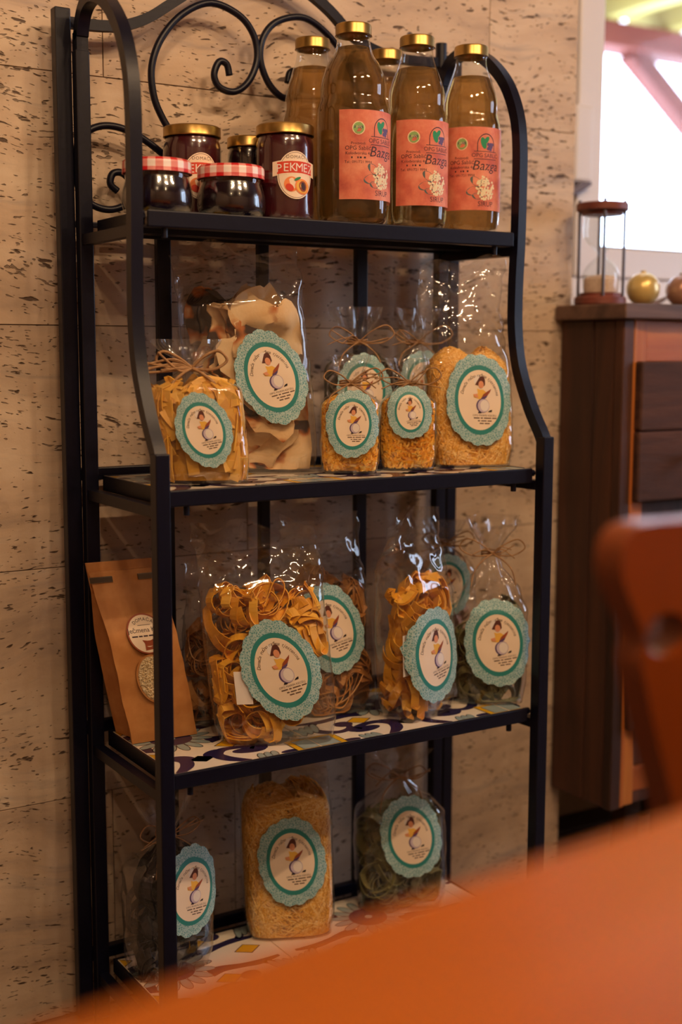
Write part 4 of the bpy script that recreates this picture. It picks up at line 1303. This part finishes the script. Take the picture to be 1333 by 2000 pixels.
# ------------------------------------------------------------------ cabinet under the window
cab = empty('wooden_cabinet', (1.4, 0.205, 0.098), 0, 'rustic cabinet of old dark planks with rough-sawn door panels under the window', 'cabinet')
CO = Vector(cab.location)
def cp(name, lo, hi, mat, bev=0.002, parent=None, label=None):
    mb = MB(); mb.box(lo, hi, 0, bev)
    mb.v = [tuple(Vector(p)-CO) for p in mb.v]
    return part(mb, name, mat, parent or cab, None, label)
CR = 1.92
cp('side_plank', (0.881, 0.201, 0.098), (0.905, 0.283, 0.942), M['cabwood'], 0.003)
cp('side_plank', (0.8815, 0.150, 0.098), (0.905, 0.2003, 0.942), M['cabwood'], 0.004)
cp('side_plank', (0.8805, 0.129, 0.098), (0.905, 0.1495, 0.942), M['cabwood'], 0.003)
cp('side_plank', (CR-0.024, 0.129, 0.098), (CR, 0.283, 0.942), M['cabwood'], 0.003)
cp('top_plank', (0.866, 0.112, 0.9425), (1.30, 0.283, 0.968), M['cabtop'], 0.003)
cp('top_plank', (1.301, 0.112, 0.9425), (CR+0.015, 0.283, 0.968), M['cabtop'], 0.003)
cp('back_board', (0.906, 0.27, 0.10), (CR-0.025, 0.282, 0.942), M['cabwood'], 0)
cp('bottom_board', (0.906, 0.14, 0.099), (CR-0.025, 0.269, 0.12), M['cabwood'], 0.002)
cp('edge_strip', (0.9055, 0.130, 0.100), (0.914, 0.150, 0.942), M['cabstrip'], 0.002)
cp('face_stile', (0.9155, 0.134, 0.100), (0.940, 0.155, 0.942), M['cabstrip'], 0.002)
cp('face_stile', (1.395, 0.134, 0.100), (1.435, 0.155, 0.942), M['cabstrip'], 0.002)
cp('face_stile', (CR-0.06, 0.134, 0.100), (CR-0.025, 0.155, 0.942), M['cabstrip'], 0.002)
for xa, xb in ((0.9405, 1.3945), (1.4355, CR-0.0605)):
    cp('face_rail', (xa, 0.137, 0.872), (xb, 0.155, 0.941), M['caborange'], 0.002)
    cp('face_rail', (xa, 0.137, 0.121), (xb, 0.155, 0.165), M['caborange'], 0.002)
    d = cp('door', (xa, 0.142, 0.1655), (xb, 0.158, 0.8715), M['cabwood'], 0.002)
    for z0, z1 in ((0.757, 0.873), (0.637, 0.7555), (0.36, 0.48), (0.24, 0.358)):
        cp('rough_plank', (xa-0.030 if xa < 1 else xa+0.002, 0.115 if z0 > 0.7 else 0.117, z0), (xb-0.01, 0.1335 if xa < 1 else 0.1415, z1), M['rough'], 0.004, d)
    mb = MB(); mb.lathe([(0.0, 0.03), (0.007, 0.029), (0.011, 0.024), (0.010, 0.017), (0.005, 0.012), (0.005, 0.0)], 20)
    kx = 1.030 if xa < 1 else xb-0.06
    mb.v = [tuple(Vector((kx+x, 0.116-z, 0.713+y))-CO) for x, y, z in mb.v]
    part(mb, 'knob', M['steel'], d, True, 'pale steel knob')
# legs carrying it off the floor
for x_, y_ in ((1.05, 0.16), (1.05, 0.26), (CR-0.03, 0.16), (CR-0.03, 0.26)):
    cp('leg', (x_-0.02, y_-0.018, FL), (x_+0.02, y_+0.018, 0.0988), M['cabwood'], 0.002)

# hourglass candle holder on the cabinet
hg = empty('hourglass', (0.913, 0.222, 0.9682), R(8), 'large hourglass with wooden end discs and steel rods beside the stone wall edge', 'hourglass')
mb = MB(); mb.lathe([(0.0, 0.0), (0.042, 0.0), (0.044, 0.002), (0.044, 0.012), (0.042, 0.014), (0.035, 0.014), (0.035, 0.020), (0.0, 0.020)], 48); part(mb, 'base_disc', M['hourwood'], hg, 40)
mb = MB(); mb.lathe([(0.0, 0.151), (0.034, 0.151), (0.036, 0.157), (0.042, 0.1575), (0.044, 0.159), (0.044, 0.169), (0.042, 0.171), (0.0, 0.171)], 48); part(mb, 'top_disc', M['hourwood'], hg, 40)
mb = MB(); mb.lathe([(p.x, p.z) for p in catmull([(0.9*0.033, 0, 0.0205), (0.9*0.0345, 0, 0.035), (0.9*0.0345, 0, 0.052), (0.9*0.027, 0, 0.066), (0.9*0.012, 0, 0.079), (0.004, 0, 0.0855), (0.9*0.012, 0, 0.092), (0.9*0.027, 0, 0.105), (0.9*0.0345, 0, 0.118), (0.9*0.0345, 0, 0.138), (0.9*0.033, 0, 0.1505)], 4)], 40); part(mb, 'glass_bulbs', M['glass'], hg, True)
mb = MB(); mb.lathe([(0.0, 0.0212), (0.028, 0.0212), (0.029, 0.032), (0.0288, 0.044), (0.022, 0.049), (0.0, 0.052)], 32); part(mb, 'sand', M['sand'], hg, 40)
for k in range(4):
    a = R(45+90*k)
    mb = MB(); mb.tube([(0.038*math.cos(a), 0.038*math.sin(a), 0.0145), (0.038*math.cos(a), 0.038*math.sin(a), 0.157)], 0.0026, 10)
    mb.tube([(0.038*math.cos(a), 0.038*math.sin(a), 0.1715), (0.038*math.cos(a), 0.038*math.sin(a), 0.176)], 0.003, 8)
    part(mb, 'rod', M['steel'], hg, 40)
def ball(x, y, r, mat, label):
    e = empty('glass_bauble', (x, y, 0.9682), 0, label, 'ornament')
    mb = MB(); mb.lathe([(r*math.sin(math.pi*i/20), r-r*math.cos(math.pi*i/20)) for i in range(21)], 32); part(mb, 'ball', mat, e, True)
    mb = MB(); mb.lathe([(0.0, 2*r-0.0005), (r*0.16, 2*r-0.0007), (r*0.16, 2*r+0.003), (0.0, 2*r+0.003)], 16); part(mb, 'cap', mat, e, 40)
ball(1.004, 0.212, 0.029, M['pearl_y'], 'champagne yellow pearl bauble on the cabinet, nearest the hourglass')
ball(1.092, 0.205, 0.028, M['pearl_p'], 'pinkish bronze pearl bauble on the cabinet')
wl = MB(); V = []; F = []
for i in range(13):
    t = i/12
    wd = 0.014*math.sin(math.pi*(0.06+0.9*t))
    x_ = 1.035+0.075*t
    for s_ in (-1, 1):
        for dz in (0, 0.003):
            V.append((x_, 0.256+s_*wd, 0.9685+0.018*t*t+dz+abs(s_)*0.0))
for i in range(12):
    b_ = 4*i
    F += [(b_, b_+4, b_+6, b_+2), (b_+1, b_+3, b_+7, b_+5), (b_, b_+1, b_+5, b_+4), (b_+2, b_+6, b_+7, b_+3)]
F += [(0, 2, 3, 1), (48, 49, 51, 50)]
wl.add(V, F)
tag(wl.build('wood_shaving', M['hourwood']), 'curled brown wooden leaf lying between the two baubles', 'ornament')

# ------------------------------------------------------------------ table and chair in front
TZ = 0.67
tb = empty('dining_table', (-0.35, -1.522, FL), R(5.5), 'orange varnished wooden table in front of the rack', 'table')
TO = Vector(tb.location)
def tp(name, lo, hi, mat, bev=0.004, parent=None):
    mb = MB(); mb.box(lo, hi, 0, bev)
    mb.v = [tuple(Vector(p)-TO) for p in mb.v]
    return part(mb, name, mat, parent or tb)
ys = [-2.02, -1.85, -1.68, -1.52, -1.35, -1.185, -1.020]
for a, b in zip(ys[:-1], ys[1:]):
    tp('top_plank', (-1.25, a+0.0005, TZ-0.035), (0.55, b-0.0005, TZ), M['varnish'], 0.005)
tp('apron', (-1.1, -1.125, TZ-0.125), (0.4, -1.10, TZ-0.036), M['varnish'])
tp('apron', (-1.1, -1.94, TZ-0.125), (0.4, -1.915, TZ-0.036), M['varnish'])
tp('apron', (-1.125, -1.914, TZ-0.125), (-1.10, -1.126, TZ-0.036), M['varnish'])
tp('apron', (0.40, -1.914, TZ-0.125), (0.425, -1.126, TZ-0.036), M['varnish'])
for x_ in (-1.16, 0.43):
    for y_ in (-1.975, -1.125):
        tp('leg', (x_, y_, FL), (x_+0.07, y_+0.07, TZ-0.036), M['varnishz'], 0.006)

ch = empty('wooden_chair', (0.103, -0.98, FL), 0, 'orange varnished chair with a carved pierced backrest tucked under the table', 'chair')
HO = Vector(ch.location)
def chbox(name, lo, hi, mat, bev=0.006):
    mb = MB(); mb.box(lo, hi, 0, bev)
    mb.v = [tuple(Vector(p)-HO) for p in mb.v]
    return part(mb, name, mat, ch)
chbox('seat', (-0.11, -1.20, 0.345), (0.29, -0.80, 0.375), M['varnish'], 0.012)
for x_ in (-0.08, 0.26):
    for y_, dy in ((-1.16, -0.03), (-0.84, 0.03)):
        mb = MB(); mb.tube([tuple(Vector((x_, y_, 0.3445))-HO), tuple(Vector((x_+(0.02 if x_ > 0 else -0.02), y_+dy, FL+0.001))-HO)], [0.022, 0.016], 12)
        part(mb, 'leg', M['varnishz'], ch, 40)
OUT = [(0.055, 0.374), (0.070, 0.44), (0.080, 0.52), (0.092, 0.575), (0.106, 0.625), (0.116, 0.665), (0.121, 0.690), (0.117, 0.704), (0.124, 0.722), (0.134, 0.742), (0.137, 0.760), (0.130, 0.776), (0.112, 0.784), (0.06, 0.7835), (0.0, 0.786)]
mb = MB(); bm = bmesh.new()
def chy(z):
    return -0.815+0.09*(z-0.70)
left = catmull([(-a, 0, b) for a, b in OUT], 3)
outl = [(p.x, p.z) for p in left]+[(-p.x, p.z) for p in reversed(left[:-1])]
vo = [bm.verts.new((x_+0.103, 0, z_-0.009)) for x_, z_ in outl]
eds = [bm.edges.new((vo[i], vo[(i+1) % len(vo)])) for i in range(len(vo))]
for sx in (-1, 1):
    hl = [bm.verts.new((0.103+sx*(0.096+0.020*math.cos(t)-0.006*math.sin(t)), 0, 0.698+0.015*math.sin(t)+0.004*math.cos(t))) for t in (2*math.pi*i/20 for i in range(20))]
    eds += [bm.edges.new((hl[i], hl[(i+1) % 20])) for i in range(20)]
bmesh.ops.triangle_fill(bm, use_beauty=True, use_dissolve=False, edges=eds)
geo = bmesh.ops.extrude_face_region(bm, geom=list(bm.faces))
for v in geo['geom']:
    if isinstance(v, bmesh.types.BMVert):
        v.co.y += 0.026
bmesh.ops.recalc_face_normals(bm, faces=list(bm.faces))
bm.verts.index_update()
mb.add([tuple(Vector((v.co.x, v.co.y+chy(v.co.z), v.co.z))-HO) for v in bm.verts], [tuple(v.index for v in f.verts) for f in bm.faces])
bm.free()
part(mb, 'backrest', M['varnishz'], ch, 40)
